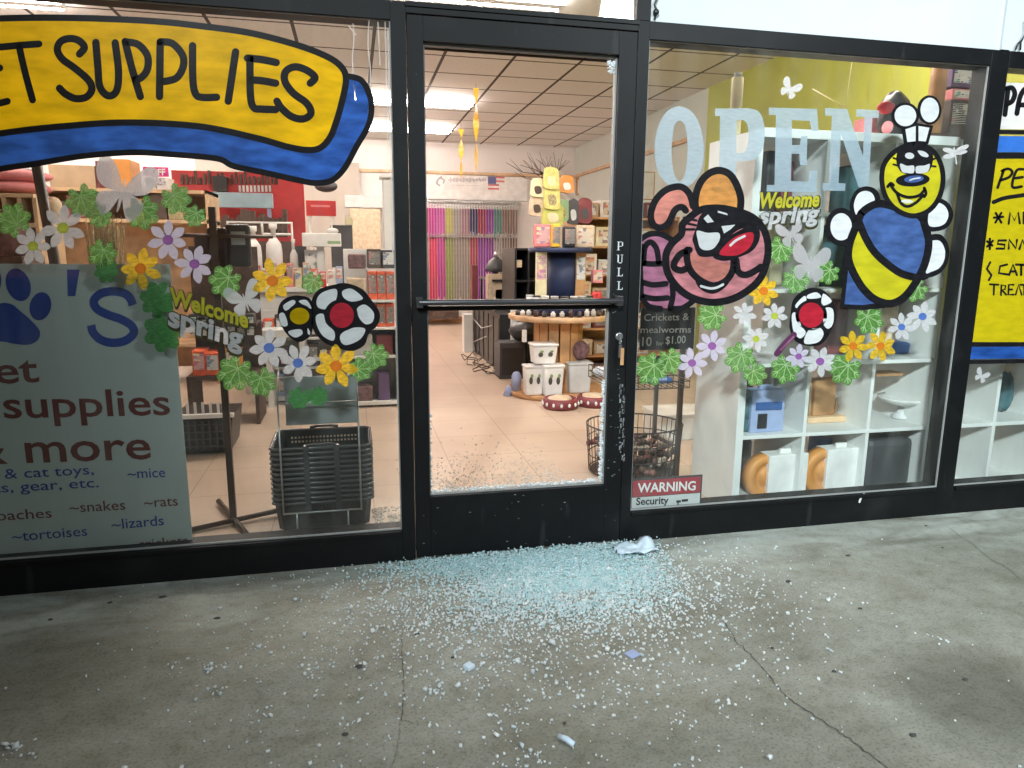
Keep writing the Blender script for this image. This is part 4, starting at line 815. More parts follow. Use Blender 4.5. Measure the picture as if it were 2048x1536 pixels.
def carton(name, u0, v0, u1, v1, Y, dep, m, lab, cat, grp=None, bev=.004, m2=None, sup=None):
    mb = pbox(u0, v0, u1, v1, Y, dep)
    if sup is not None:                      # stand it on its support
        z0 = min(v.z for v in mb.v)
        for v in mb.v:
            if abs(v.z-z0) < 1e-5: v.z = sup
    if not m2: return tag(mb.build(name, m, None, bev), lab, cat, grp)
    t_ = thing(name, lab, cat, mb.v[0], grp); co_ = mb.build('carton', m, t_, bev)
    du, dv = (u1-u0)*.09, (v1-v0)*.12; pbox(u0+du, v0+dv, u1-du, v1-dv*1.6, Y-.0015, .001).build('print', PACK.get(m2, m2), co_); return t_
for u0, v0, u1, v1, m, lab in [(98, 330, 190, 372, 'cardboard', 'big tan cardboard carton on the shelf at the upper left'), (192, 322, 222, 374, 'maroon', 'mauve box next to the big tan carton'), (222, 318, 262, 374, 'orange', 'orange brown box between the mauve box and the pink sign'),
                               (110, 402, 132, 436, 'dark_brown', 'dark narrow box on the lower left shelf'), (134, 392, 200, 436, 'maroon', 'purple red box row piece behind the green leaf'), (255, 398, 285, 436, 'orange', 'small orange box behind the glitter butterfly'), (300, 388, 332, 436, 'dark_brown', 'brown box under the pink sign'), (335, 385, 366, 436, 'hay', 'straw coloured box at the right end of the lower left shelf')]:
    carton('carton', u0, v0, u1, v1, 4.22, .3, m, lab, 'box', 'cartons on the upper left shelf', .004, None, (zz2 if v1 < 380 else zz)+.001)
tf_ = thing('shelf_sign', 'magenta shelf sign reading TUFF above a white box', 'sign', at(310, 350, 4.1)); pbox(286, 334, 337, 353, 4.10, .01).build('board', 'magenta', tf_); text_mb('TUFF', 293, 351, 331, 350, 12, 4.098, None, 0, .03).build('lettering', 'chalk', tf_)
MB().tube([(at(311, 353, 4.105).x, 4.105, at(311, 353, 4.105).z), (at(311, 353, 4.105).x, 4.105, zz2)], .006).build('stem', 'steel', tf_)
carton('white_box', 290, 354, 335, 374, 4.22, .25, 'white_plastic', 'small white box right under the pink sign', 'box', None, .003, 'ltgrey', zz2)
tag(MB().blob(at(12, 480, 1.9), .13, .12, .16, 0, 18, 10, .12, 3).build('plush_toy', 'plush_brown'), 'purple brown plush toy at the left edge above the banner', 'toy')
tag(MB().box(*[q for q in (at(-60, 515, 1.9).x, at(60, 515, 1.9).x)], 1.8, 2.1, 0, at(0, 512, 1.9).z).build('display_box', 'dark_brown', None, .005), 'dark display box carrying the purple brown plush toy', 'box')
hy = thing('hay_bundle', 'dried grass bundle standing behind the banner', 'dried grass', at(205, 540, 1.7)); rr = random.Random(8); mb = MB()
for i in range(90):
    u = rr.uniform(178, 240); p = at(u, 560, 1.7); tp_ = at(u+rr.uniform(-14, 14), rr.uniform(425, 470), 1.7+rr.uniform(-.06, .06)); mb.tube([(p.x, 1.7+rr.uniform(-.06, .06), p.z-.1), (tp_.x, tp_.y, tp_.z)], .005, 4, 0, False, .002)
mb.build('stalk_sheaf', 'hay', hy); p0, p1 = at(180, 560, 1.7), at(238, 560, 1.7); MB().lathe([(.10, 0), (.12, p0.z-.03)], (p0.x+p1.x)/2, 1.7, 20).build('bucket', 'dark_brown', hy)
tag(MB().blob(at(108, 415, 2.6), .05, .05, .07, 0, 14, 8).build('stuffed_toy', 'tan_bag'), 'beige round toy right of the dark rack post', 'toy')

# ---- red back display, sign, door, pillar
rd = thing('display_wall', 'red display panel with a black top behind the shop counter', 'display', (-1.45, 6.1, 0))
a0, a1 = at(345, 380, 6.0), at(612, 480, 6.0); ztop = at(480, 344, 6).z
B(a0.x, a1.x, 6.0, 6.06, 1.28, ztop).build('panel', 'red', rd); B(a0.x, a1.x, 6.0, 6.06, 0, 1.28).build('lower_panel', 'charcoal', rd); rr = random.Random(9); mb = MB()
for i in range(22):
    u = 365+i*9; p = at(u, 365, 5.99); mb.box(p.x-.012, p.x+.014, 5.975, 5.998, p.z-.02, p.z+rr.uniform(.05, .14))
mb.build('hanging_stock', 'dark_brown', rd)
mb = MB()
for i in range(9): p = at(480+i*7.5, 380, 5.99); mb.box(p.x-.012, p.x+.012, 5.985, 5.995, p.z-.02, p.z+.05)
mb.build('mark', 'chalk', rd)
carton('dark_case', 425, 352, 452, 383, 5.85, .2, 'black_plastic', 'black object in front of the red display beside the blue reflection board', 'case')
refl = thing('reflection_board', 'pale blue board standing in for a reflection in the window glass', 'header', at(500, 415, 5.6)); pbox(398, 385, 545, 415, 5.6, .08).build('board', 'skyblue', refl, .004)  # board and legs added to stand in for a reflection on the glass
for u in (405, 538): p = at(u, 416, 5.64); B(p.x-.02, p.x+.02, 5.62, 5.66, 0, p.z+.01).build('leg', 'dusty_blue', refl)
mb = MB(); rr = random.Random(4)
for i in range(16): p = at(432+i*9.2, 455, 5.3); h_ = rr.uniform(.08, .2); mb.box(p.x-.022, p.x+.022, 5.3, 5.42, p.z-.1, p.z+h_)
p0, p1 = at(425, 462, 5.3), at(585, 462, 5.3); mb.box(p0.x, p1.x, 5.25, 5.55, 0, p0.z-.1)
tag(mb.build('merchandise_bin', 'dark_brown'), 'dark bin of maroon packets below the blue reflection board', 'bin')
rs = thing('hanging_sign', 'red sign on a white post right of the red display', 'sign', at(642, 432, 5.0)); pbox(612, 401, 672, 432, 5.0, .02).build('board', 'red', rs, .003); pbox(622, 410, 660, 414, 4.997, .002).build('print', 'pink', rs)
for u in (620, 664): p = at(u, 430, 5.01); B(p.x-.012, p.x+.012, 5.021, 5.04, 0, p.z).build('post', 'white_plastic', rs)
mir = thing('security_mirror', 'dark round convex mirror under the corner of the yellow sign', 'mirror', at(650, 372, 6.5)); p = at(652, 372, 6.5); MB().blob(p, .14, .05, .075, 0, 20, 10).build('dome', 'charcoal', mir); MB().tube([(p.x, 6.5, p.z+.05), (p.x, 6.5, 3.0)], .008).build('rod', 'steel', mir)
dd_ = thing('inner_door', 'beige door in the back of the shop left of the white pillar', 'door', (at(730, 560, 9.5).x, 9.5, 0)); a0, a1 = at(703, 500, 9.5), at(762, 500, 9.5)
B(a0.x, a1.x, 9.36, 9.398, 0, at(730, 418, 9.5).z).build('leaf', 'tan_bag', dd_, .004); B(a0.x-.08, a1.x+.08, 9.37, 9.399, at(730, 416, 9.5).z, at(730, 392, 9.5).z).build('head_board', 'ltgrey', dd_); MB().blob((a0.x+.08, 9.33, 1.0), .035, .035, .035).build('door_knob', 'steel', dd_)
tag(B(-2.6, -.12, 9.40, 9.48, 0, 2.62).build('partition', mat('beige_wall', (.42, .37, .33), .7, 0, .05, 3)), 'beige partition wall behind the counter at the back of the shop', 'wall')
pl = thing('pillar', 'white square pillar just left of the shop door', 'pillar', (at(778, 600, 4.2).x, 4.3, 0)); a0, a1 = at(768, 450, 4.2), at(796, 450, 4.2); B(a0.x, a1.x, 4.2, 4.4, 0, at(780, 356, 4.2).z).build('shaft', 'white_lam', pl, .004); B(a0.x-.03, a1.x+.03, 4.17, 4.43, at(780, 356, 4.2).z, at(780, 351, 4.2).z).build('cap', 'white_lam', pl)
# ---- checkout counter and what stands on it
ct = thing('counter', 'beige checkout counter behind the painted flowers', 'counter', (-.75, 3.7, 0)); x0, x1 = at(470, 560, 3.6).x, at(690, 560, 3.6).x; zc = at(580, 575, 3.6).z
B(x0, x1, 3.6, 4.3, zc-.04, zc).build('countertop', 'white_lam', ct, .004); B(x0+.03, x1-.03, 3.63, 4.25, 0, zc-.04).build('body', 'white_lam', ct); B(x0+.05, x1-.05, 3.615, 3.629, .35, .38).build('rail', 'white_plastic', ct)
def bottle(u0, v0, u1, v1, Y, lab, m='white_plastic', grp='white pump bottles on the counter'):
    a = at((u0+u1)/2, v1, Y); r = abs(at(u1, v1, Y).x-at(u0, v1, Y).x)/2; h = at((u0+u1)/2, v0, Y).z-a.z; z = zc+.001; h = max(.05, a.z+h-z)
    t_ = thing('bottle', lab, 'bottle', (a.x, Y, z), grp); MB().lathe([(r, z), (r, z+h*.55), (r*.9, z+h*.68), (r*.35, z+h*.78)], a.x, Y, 18).build('bottle_body', m, t_); MB().lathe([(r*.3, z+h*.78), (r*.3, z+h*.9), (r*.5, z+h*.92), (r*.5, z+h)], a.x, Y, 12).build('cap', 'white_plastic', t_)
bottle(497, 452, 527, 560, 3.72, 'tall white jug left of the pale tub on the counter'); bottle(535, 447, 568, 560, 3.74, 'tall pale jug in the middle of the counter'); bottle(582, 478, 598, 560, 3.8, 'smaller white bottle right of the two jugs'); 
for u0, v0, u1, v1, m, lab, m2 in [(432, 490, 450, 560, 'black_plastic', 'black upright case left on the counter', None), (455, 496, 488, 560, 'cream', 'cream carton left of the white jugs', 'white_plastic'), (540, 530, 568, 560, 'pink', 'small pink packet in front of the pale jug', None), (575, 536, 606, 562, 'tan_bag', 'tan packet right on the counter', 'orange'), (610, 500, 650, 562, 'ltgrey', 'light grey column case at the right end of the counter', 'white_plastic')]:
    carton('case' if 'case' in lab else 'packet', u0, v0, u1, v1, 3.66 if 'pink' not in lab else 3.62, .1, m, lab, 'case' if 'case' in lab else 'packet', None, .004, m2, zc+.001)
rr = random.Random(52); names = [('pink', 'pink'), ('white_plastic', 'white'), ('tan_bag', 'tan'), ('charcoal', 'charcoal'), ('red', 'red'), ('cream', 'cream'), ('dusty_blue', 'slate blue'), ('orange_red', 'orange red')]
for i in range(13):
    u = 474+i*16.5; m, nm = names[(i*5+2) % 8]; h = 16+rr.random()*22
    carton('packet', u, 563-h, u+13, 562, 3.605+.002*i, .05, m, 'little %s packet in the front row on the beige counter' % nm, 'packet', 'little %s packets on the counter' % nm, .004, names[(i*3+1) % 8][0], zc+.001)
ds = thing('stock_shelf', 'white open shelf of mixed goods in front of the counter', 'shelf', (-.8, 3.3, 0)); x0, x1 = at(498, 650, 3.2).x, at(690, 650, 3.2).x; zq = [.06, .30, .54]
mb = MB().box(x0, x1, 3.2, 3.5, .02, .06).box(x0, x1, 3.5, 3.52, 0, .74)
for z in zq[1:]: mb.box(x0, x1, 3.2, 3.499, z-.02, z)
mb.build('carcass', 'white_lam', ds, .002)
for j, z in enumerate(zq):
    x = x0+.01; i = 0
    while x < x1-.06:
        w = rr.uniform(.05, .10); h = rr.uniform(.10, .19); m, nm = names[rr.randrange(8)] if rr.random() > .35 else ('dark_brown', 'dark brown')
        t_ = thing('packet', '%s packet on the %s board of the white stock shelf' % (nm, ['bottom', 'middle', 'top'][j]), 'packet', (x+w/2, 3.3, z), '%s packets on the %s board of the stock shelf' % (nm, ['bottom', 'middle', 'top'][j])); y_ = 3.21+.03*rr.random()
        B(x, x+w, y_, y_+.1, z+.001, z+h).build('carton', m, t_, .004); B(x+w*.15, x+w*.85, y_-.002, y_-.0005, z+h*.16, z+h*.86).build('print', PACK.get(names[rr.randrange(8)][0]), t_); x += w+.008; i += 1
wr = MB(); a, b2_ = at(455, 444, 3.9), at(583, 444, 3.9)
wr.tube([(a.x, 3.9, zc), (a.x, 3.9, a.z), (b2_.x, 3.9, a.z), (b2_.x, 3.9, zc)], .012, 8); c_, d_2 = at(525, 468, 3.9), at(583, 468, 3.9); wr.tube([(c_.x, 3.9, c_.z), (d_2.x, 3.9, c_.z)], .010, 8); wr.tube([(c_.x, 3.9, c_.z), (c_.x, 3.9, a.z)], .01, 8)
tag(wr.build('tube_stand', 'white_plastic'), 'pale tube display frame standing on the counter', 'frame')
pr = thing('till_screen', 'white card reader box on a stalk at the right end of the counter', 'till', at(640, 495, 3.6)); pbox(604, 466, 682, 493, 3.6, .12).build('casing', 'white_plastic', pr, .006); q = at(640, 493, 3.66); B(q.x-.03, q.x+.03, 3.64, 3.7, zc, q.z).build('stalk', 'ltgrey', pr)
for u in (620, 664): p = at(u, 466, 3.66); B(p.x-.008, p.x+.008, 3.65, 3.67, p.z, p.z+.09).build('prong', 'white_plastic', pr)
MB().blob((at(665, 458, 3.66).x, 3.66, at(665, 462, 3.66).z), .05, .04, .025).build('receipt_roll', 'white_plastic', pr); pbox(655, 482, 681, 488, 3.598, .001).build('label_strip', 'green_box', pr)
mo = thing('monitor', 'dark upright monitor right of the white card reader', 'monitor', at(682, 520, 4.35)); pbox(662, 450, 706, 535, 4.35, .06).build('screen', 'charcoal', mo, .004); q = at(684, 535, 4.38); B(q.x-.04, q.x+.04, 4.36, 4.4, zc, q.z).build('neck', 'charcoal', mo); B(q.x-.14, q.x+.14, 4.31, 4.45, zc-.06, zc).build('stand_foot', 'charcoal', mo); B(q.x-.2, q.x+.2, 4.301, 4.6, 0, zc-.06).build('pedestal', 'cardboard', mo)
carton('yellow_box', 690, 434, 706, 449, 4.36, .05, 'cream', 'cream box on top of the dark monitor', 'box')
# ---- end shelf with treats left of the door
es = thing('end_shelf', 'white end shelf with stacked treat packets left of the door', 'shelf', (-.1, 3.0, 0)); x0, x1 = at(692, 700, 2.9).x, at(797, 700, 2.9).x; zs = [at(745, v, 2.9).z for v in (815, 762, 712, 655, 600, 538)]
mb = MB().box(x0, x1, 3.3, 3.33, 0, 1.25).box(x0, x0+.02, 2.9, 3.3, 0, zs[3]).box(x1-.02, x1, 2.9, 3.3, 0, zs[3])
for z in zs[2:5]: mb.box(x0+.021, x1-.021, 2.9, 3.299, z-.02, z)
mb.box(x0+.021, x1-.021, 2.9, 3.299, .02, .05); mb.build('carcass', 'white_lam', es, .003)
k = 0
for j, (v0, v1) in enumerate([(608, 655), (543, 597)]):
    for i in range(3):
        u0 = 736+i*18; carton('treat_packet', u0, v0, u0+17, v1, 2.93, .2, 'orange_red', '%s orange red treat packet on the %s row beside the door post' % (('left', 'middle', 'right')[i], ('lower', 'upper')[j]), 'packet', 'orange red treat packets', .006, 'maroon', zs[3+j]+.001)
for i, (u0, v0, u1, v1, m, lab) in enumerate([(735, 498, 762, 536, 'dark_brown', 'dark brown carton above the orange red packets, left one'), (764, 500, 790, 536, 'charcoal', 'charcoal carton above the orange red packets, right one')]):
    mb = pbox(u0, v0, u1, v1, 3.0, .2); carton('carton', u0, v0, u1, v1, 3.0, .28, m, lab, 'box', None, .004, 'maroon' if i == 0 else 'ltgrey', zs[5]+.003)
tag(B(at(733, 540, 2.95).x, at(792, 540, 2.95).x, 2.95, 3.298, zs[5]-.018, zs[5]).build('shelf_board', 'white_lam'), 'narrow white shelf board under the two dark cartons', 'shelf')
for u0, v0, u1, v1, m, lab in [(696, 508, 732, 548, 'plush_brown', 'brown furry bundle on the white end shelf'), (694, 556, 732, 597, 'tan_bag', 'tan sack on the white end shelf left of the treats'), (696, 612, 732, 655, 'hay', 'straw coloured sack on the lower row of the end shelf'), (700, 668, 745, 711, 'ltgrey', 'grey packet on the low shelf below the painted flower'), (752, 670, 786, 711, 'maroon', 'maroon packet on the low shelf beside the door post'), (704, 772, 746, 812, 'plush_brown', 'brown packet at the bottom of the white end shelf'), (756, 745, 780, 812, 'purple', 'purple bottle shaped packet at the bottom of the end shelf')]:
    sup = min([z for z in zs]+[.05], key=lambda z: abs(z-at(720, v1, 2.93).z)); carton('sack' if 'sack' in lab else 'packet', u0, v0, u1, v1, 2.93, .18, m, lab, 'packet', None, .012, None, sup+.001)
# ---- low front display below the Welcome cling
ld = thing('low_display', 'low wooden display shelf with orange boxes behind the rack pole', 'shelf', at(440, 770, 2.5)); x0, x1 = at(372, 750, 2.5).x, at(515, 750, 2.5).x; z1_ = at(440, 752, 2.5).z
MB().box(x0, x1, 2.5, 2.9, z1_-.025, z1_).box(x0, x1, 2.88, 2.9, z1_+.0, z1_+.9).box(x0, x0+.025, 2.5, 2.88, 0, z1_-.025).box(x1-.025, x1, 2.5, 2.88, 0, z1_-.025).box(x0, x1, 2.6, 2.88, z1_+.34, z1_+.36).build('carcass', 'dark_brown', ld)
for u0, v0, u1, v1, m, m2, lab, dz in [(384, 702, 410, 748, 'orange_red', 'pink', 'bright orange box on the low display, the left one', 0), (411, 706, 438, 748, 'orange_red', 'white_plastic', 'orange and white box on the low display, the right one', 0), (442, 700, 478, 748, 'orange', 'cardboard', 'brown orange box behind the leaf over the pole', 0)]:
    carton('treat_box', u0, v0, u1, v1, 2.52, .2, m, lab, 'box', 'orange boxes on the low display', .004, m2, z1_+.001)
z2_ = z1_+.361
for i in range(7):
    u0 = 378+i*19; carton('pouch', u0, 628+(i % 3)*6, u0+17, 680, 2.62, .12, ['charcoal', 'black_plastic', 'dark_brown'][i % 3], 'dark pouch in the row behind the Welcome spring cling', 'pouch', 'dark pouches behind the Welcome cling', .01, ['ltgrey', 'chalk', 'maroon'][i % 3], z2_)
wl_ = thing('white_stand', 'white stand with a pale top under the small painted flower', 'stand', at(560, 830, 3.0)); x0, x1 = at(522, 700, 3.0).x, at(612, 700, 3.0).x
B(x0, x1, 3.0, 3.35, at(560, 668, 3).z-.03, at(560, 660, 3).z).build('countertop', 'white_lam', wl_, .004)
for X in (x0+.03, x1-.05): B(X, X+.04, 3.02, 3.3, 0, at(560, 668, 3).z-.03).build('leg', 'white_plastic', wl_)
lb = thing('low_bench', 'brown bench with a pale edge behind the lowest yellow flower', 'bench', at(670, 730, 3.2)); x0, x1 = at(612, 730, 3.2).x, at(690, 730, 3.2).x; z = at(650, 714, 3.2).z
B(x0, x1, 3.2, 3.5, z-.03, z).build('seat', 'white_lam', lb); B(x0+.02, x1-.02, 3.22, 3.48, 0, z-.03).build('body', 'dark_brown', lb)

# ================================================================== through the door: leashes on the back wall
rail = thing('wall_rail', 'pale wooden picture rail along the back wall above the banner sign', 'rail', (1, 9.5, 2.5)); B(-2, 3.58, 9.50, 9.549, 2.50, 2.545).build('rail', 'pale_wood', rail); B(3.54, 3.584, 4.9, 9.50, 2.50, 2.545).build('rail', 'pale_wood', rail)
bs = thing('wall_sign', 'long white sign with grey emblem and a small flag above the leashes', 'sign', (1.8, 9.5, 2.1)); B(.5, 2.72, 9.52, 9.545, 2.09, 2.49).build('board', 'white_plastic', bs); ys = 9.518
mb = MB(); e_ = Art('x', None, None, ys); bpy.data.objects.remove(e_.o)
mat('sign_grey', (.40, .37, .40), .7); mat('flag_blue', (.10, .11, .25), .7); mat('flag_red', (.55, .14, .15), .7)
mb = MB()
for ln, w in (([(884, 353), (877, 358), (874, 366), (880, 372)], 4), ([(880, 356), (888, 360), (886, 367)], 3)):
    pts = smooth(ln, False, 6); L, R2 = ribbon(pts, w); n = len(pts); mb.add([at(x, y, ys) for x, y in L]+[at(x, y, ys) for x, y in R2], [(i, i+1, n+i+1, n+i) for i in range(n-1)])
mb.build('emblem', 'sign_grey', bs); mb = MB(); rr = random.Random(2)
for i in range(26):
    u = 897+i*2.9; q0, q1 = at(u, 354+rr.random()*4, ys), at(u+1.6, 365-rr.random()*3, ys); mb.box(q0.x, q1.x, ys-.001, ys, q1.z, q0.z)
q0, q1 = at(905, 370, ys), at(960, 372, ys); mb.box(q0.x, q1.x, ys-.001, ys, q1.z, q0.z); mb.build('lettering', 'sign_grey', bs)
q0, q1 = at(976, 353, ys), at(992, 368, ys); B(q0.x, q1.x, ys-.002, ys, q1.z, q0.z).build('flag_canton', 'flag_blue', bs); mb = MB()
for i in range(4):
    q0, q1 = at(992 if i < 2 else 976, 353+i*7.5, ys), at(1009 if i < 2 else 998, 357+i*7.5, ys); mb.box(q0.x, q1.x, ys-.002, ys, q1.z, q0.z)
mb.build('flag_stripe', 'flag_red', bs)
lc = {'rust': (.34, .05, .07), 'magenta': (.42, .02, .24), 'pink': (.48, .07, .34), 'lime': (.42, .42, .09), 'grey': (.35, .33, .33), 'mauve': (.34, .19, .23), 'navy': (.02, .025, .10), 'crimson': (.26, .015, .045), 'purple': (.24, .04, .30), 'teal': (.06, .22, .19), 'brown': (.20, .13, .11), 'red': (.55, .01, .08), 'sage': (.21, .27, .05), 'taupe': (.28, .25, .22)}
for k_, c_ in lc.items(): mat('strap_'+k_, c_, .75, 0, .25, 30)
hr = thing('hook_rail', 'metal hook rail carrying the rows of leashes', 'rail', (1.7, 9.45, 2.05)); B(.3, 2.6, 9.50, 9.549, 2.04, 2.075).build('rail', 'steel', hr)
def leash(x, ztop, zbot, col, label, grp):
    t_ = thing('leash', label, 'leash', (x, 9.44, zbot), grp); mb = MB(); rr = random.Random(int(x*1000+ztop*77)); d = rr.uniform(-.004, .004)
    mb.box(x-.020, x-.001, 9.425, 9.432, zbot+rr.uniform(0, .16), ztop-.06).box(x+.003, x+.015, 9.44, 9.447, zbot+rr.uniform(-.05, .12), ztop-.05); so_ = mb.build('strap', 'strap_'+col, t_)
    hk = MB().tube([(x, 9.5, ztop+.0), (x, 9.43, ztop), (x, 9.425, ztop-.03), (x+d, 9.43, ztop-.075)], .0065, 5); hk.box(x-.013, x+.013, 9.418, 9.436, ztop-(.12 if ztop > 1.9 else .07), ztop-.05); hk.build('clasp', 'steel', so_)
bunch = [('rust', 'taupe'), ('magenta', 'red'), ('pink', 'magenta'), ('lime', 'sage'), ('grey', 'taupe'), ('mauve', 'taupe'), ('navy', 'rust'), ('crimson', 'purple'), ('purple', 'purple'), ('teal', 'grey'), ('brown', 'taupe'), ('brown', 'brown')]
xs0, xs1 = .86, 2.54
seen = set()
for i, (ca, cb) in enumerate(bunch):
    xa = xs0+(xs1-xs0)*i/len(bunch); nm = {'rust': 'rusty red', 'lime': 'lime green', 'navy': 'navy blue'}.get(ca, ca)
    nxt = bunch[i-1][0] if i else None
    for k in range(3):
        x = xa+(xs1-xs0)/len(bunch)*(k+.5)/3
        la = '%s leash in the upper row%s' % (nm, ' between the '+nxt+' ones and the next bunch' if nxt and nxt != ca else ' at the left end' if not nxt else ' at the right end')
        leash(x, 2.055, 1.40, ca, la, 'upper %s leashes %s' % (nm, 'at the end' if i == 11 else 'hanging'))
        lb2 = '%s leash in the lower row hanging under the %s ones' % ({'red': 'bright red', 'sage': 'sage green'}.get(cb, cb), nm)
        leash(x, 1.53, .30 if i < 8 else .6, cb, lb2+(' at the right end' if i == 11 else ''), 'lower %s leashes under %s%s' % (cb, nm, ' at the end' if i == 11 else ''))
bb = thing('baseboard_rail', 'brown wooden skirting board under the leashes', 'skirting', (.9, 9.5, 0)); B(-2, 3.58, 9.52, 9.549, .0, .1).build('board', 'wood', bb)
dm_ = thing('floor_bin', 'dark low bin of toys under the leashes', 'bin', (.85, 9.2, 0)); B(.2, 1.45, 9.1, 9.4, .1, .3).build('body', 'dark_brown', dm_)
# streamers
for u0, v0, v1, Y, w, lab in [(952, 176, 342, 5.2, .03, 'longer yellow paper streamer hanging nearest the door'), (922, 258, 355, 7.6, .035, 'shorter yellow paper streamer hanging farther back')]:
    a = at(u0, v0, Y); z1 = at(u0, v1, Y).z; t_ = thing('streamer', lab, 'streamer', (a.x, Y, z1), 'yellow streamers hanging from the ceiling'); mb = MB(); n = 40; vs = []
    for i in range(n+1):
        z = a.z+(z1-a.z)*i/n; an = i/n*7.0; ww = w*(1-.75*max(0, (i/n-.6)/.4)); vs += [(a.x+ww*math.cos(an)+.0*i, Y+ww*math.sin(an), z), (a.x-ww*math.cos(an), Y-ww*math.sin(an), z)]
    mb.add(vs, [(2*i, 2*i+2, 2*i+3, 2*i+1) for i in range(n)], 0, True); film('streamer_paper', (.85, .52, .06), .5, 0, .15); mb.build('ribbon', 'streamer_paper', t_)
    MB().tube([(a.x, Y, a.z), (a.x, Y, 3.005)], .003, 5).build('string', 'brown_metal', t_)
# ---- cable spool tables
def slatted(cx, cy, r, z0, z1, n):
    mb = MB()
    for k in range(n):
        a = 2*math.pi*(k+.5)/n; w = r*math.tan(math.pi/n)*.86; px, py = math.cos(a), math.sin(a); tx, ty = -py, px
        q = [(cx+px*r+tx*w, cy+py*r+ty*w), (cx+px*r-tx*w, cy+py*r-ty*w), (cx+px*r*.9-tx*w*.9, cy+py*r*.9-ty*w*.9), (cx+px*r*.9+tx*w*.9, cy+py*r*.9+ty*w*.9)]
        mb.add([(x, y, z0) for x, y in q]+[(x, y, z1) for x, y in q], [(0, 1, 5, 4), (1, 2, 6, 5), (2, 3, 7, 6), (3, 0, 4, 7), (0, 3, 2, 1), (4, 5, 6, 7)])
    return mb
sp = thing('spool_table', 'big wooden cable spool used as a display table', 'spool', (1.48, 3.24, 0)); cx, cy = 1.48, 3.24
MB().lathe([(.44, 0), (.45, .006), (.45, .036), (.44, .042)], cx, cy, 48).build('base_disc', 'wood', sp); slatted(cx, cy, .215, .042, .66, 14).build('slatted_drum', 'wood', sp); MB().lathe([(.43, .66), (.44, .666), (.44, .70), (.43, .706)], cx, cy, 48).build('table_top', 'pale_wood', sp)
s2 = thing('small_spool', 'smaller navy painted spool standing on the wooden spool table', 'spool', (1.49, 3.26, .707)); MB().lathe([(.36, .707), (.36, .80)], 1.49, 3.26, 40).build('base_disc', 'navy', s2); MB().lathe([(.135, .80), (.135, 1.235)], 1.52, 3.26, 32).build('drum', 'navy', s2); MB().lathe([(.275, 1.235), (.28, 1.24), (.28, 1.268), (.275, 1.273)], 1.49, 3.26, 40).build('table_top', 'navy', s2)
zb_, zt_ = .801, 1.274
rr = random.Random(12); items = [(1072, 'white_plastic', 'white tub'), (1083, 'white_plastic', 'white tub'), (1095, 'white_plastic', 'white tub'), (1107, 'ltgrey', 'grey tub'), (1119, 'cream', 'cream tin'), (1131, 'teal', 'dark teal tin'), (1143, 'teal', 'dark teal tin'), (1156, 'green_box', 'green tin'), (1168, 'hay', 'straw coloured tin')]
for i, (u, m, nm) in enumerate(items):
    p = at(u, 590, 3.0); a = math.radians(200+i*15.5); x = 1.49+.31*math.cos(a); y = 3.26+.31*math.sin(a); t_ = thing('tub', '%s %s on the navy ledge of the small spool' % (['leftmost', 'second', 'third', 'lone', 'short', 'first', 'next', 'round', 'last'][i], nm), 'tub', (x, y, zb_), 'tubs round the ledge of the small spool'); MB().lathe([(.03, zb_), (.032, zb_+.06)], x, y, 16).build('tub_body', m, t_); MB().lathe([(.034, zb_+.0605), (.034, zb_+.074)], x, y, 16).build('lid', ['ltgrey', 'charcoal', 'white_plastic'][i % 3], t_)
for i, (dx, lab) in enumerate([(.25, 'red rubber toy on the navy ledge, the left one'), (.31, 'red rubber toy on the navy ledge, the right one')]):
    t_ = thing('rubber_toy', lab, 'toy', (1.49+dx, 3.05+i*.06, zb_)); x, y = 1.49+dx, 3.05+i*.06; MB().lathe([(.02, zb_), (.034, zb_+.02), (.034, zb_+.045), (.024, zb_+.06), (.028, zb_+.078), (.02, zb_+.098), (.008, zb_+.105)], x, y, 16).build('toy_body', 'red', t_)
carton('pink_box', 1186, 540, 1206, 566, 3.2, .06, 'pink', 'pink and red box behind the red rubber toys', 'box', None, .003, 'red', None)
for i, (u0, v0, u1, v1, m, m2, lab) in enumerate([(1072, 503, 1094, 572, 'cream', 'magenta', 'tall cream poster bag leaning on the navy drum'), (1152, 505, 1172, 572, 'wood', 'white_plastic', 'brown picture card right of the navy drum')]):
    carton('display_card', u0, v0, u1, v1, 3.13, .02, m, lab, 'card', None, .002, m2, zb_)
jr = random.Random(31)
for i in range(16):
    a = math.radians(195+i*10.5); x = cx+.405*math.cos(a); y = cy+.405*math.sin(a); m = ['charcoal', 'white_plastic', 'ltgrey', 'dark_brown'][i % 4]; h = .045+.03*jr.random()
    tag(MB().lathe([(.02, .707), (.022, .707+h*.7), (.012, .707+h*.8), (.012, .707+h)], x, y, 12).build('jar', m), '%s jar in the row along the rim of the spool table' % {'charcoal': 'charcoal', 'white_plastic': 'white', 'ltgrey': 'light grey', 'dark_brown': 'dark brown'}[m], 'jar', '%s jars on the spool rim' % m.replace('_', ' '))
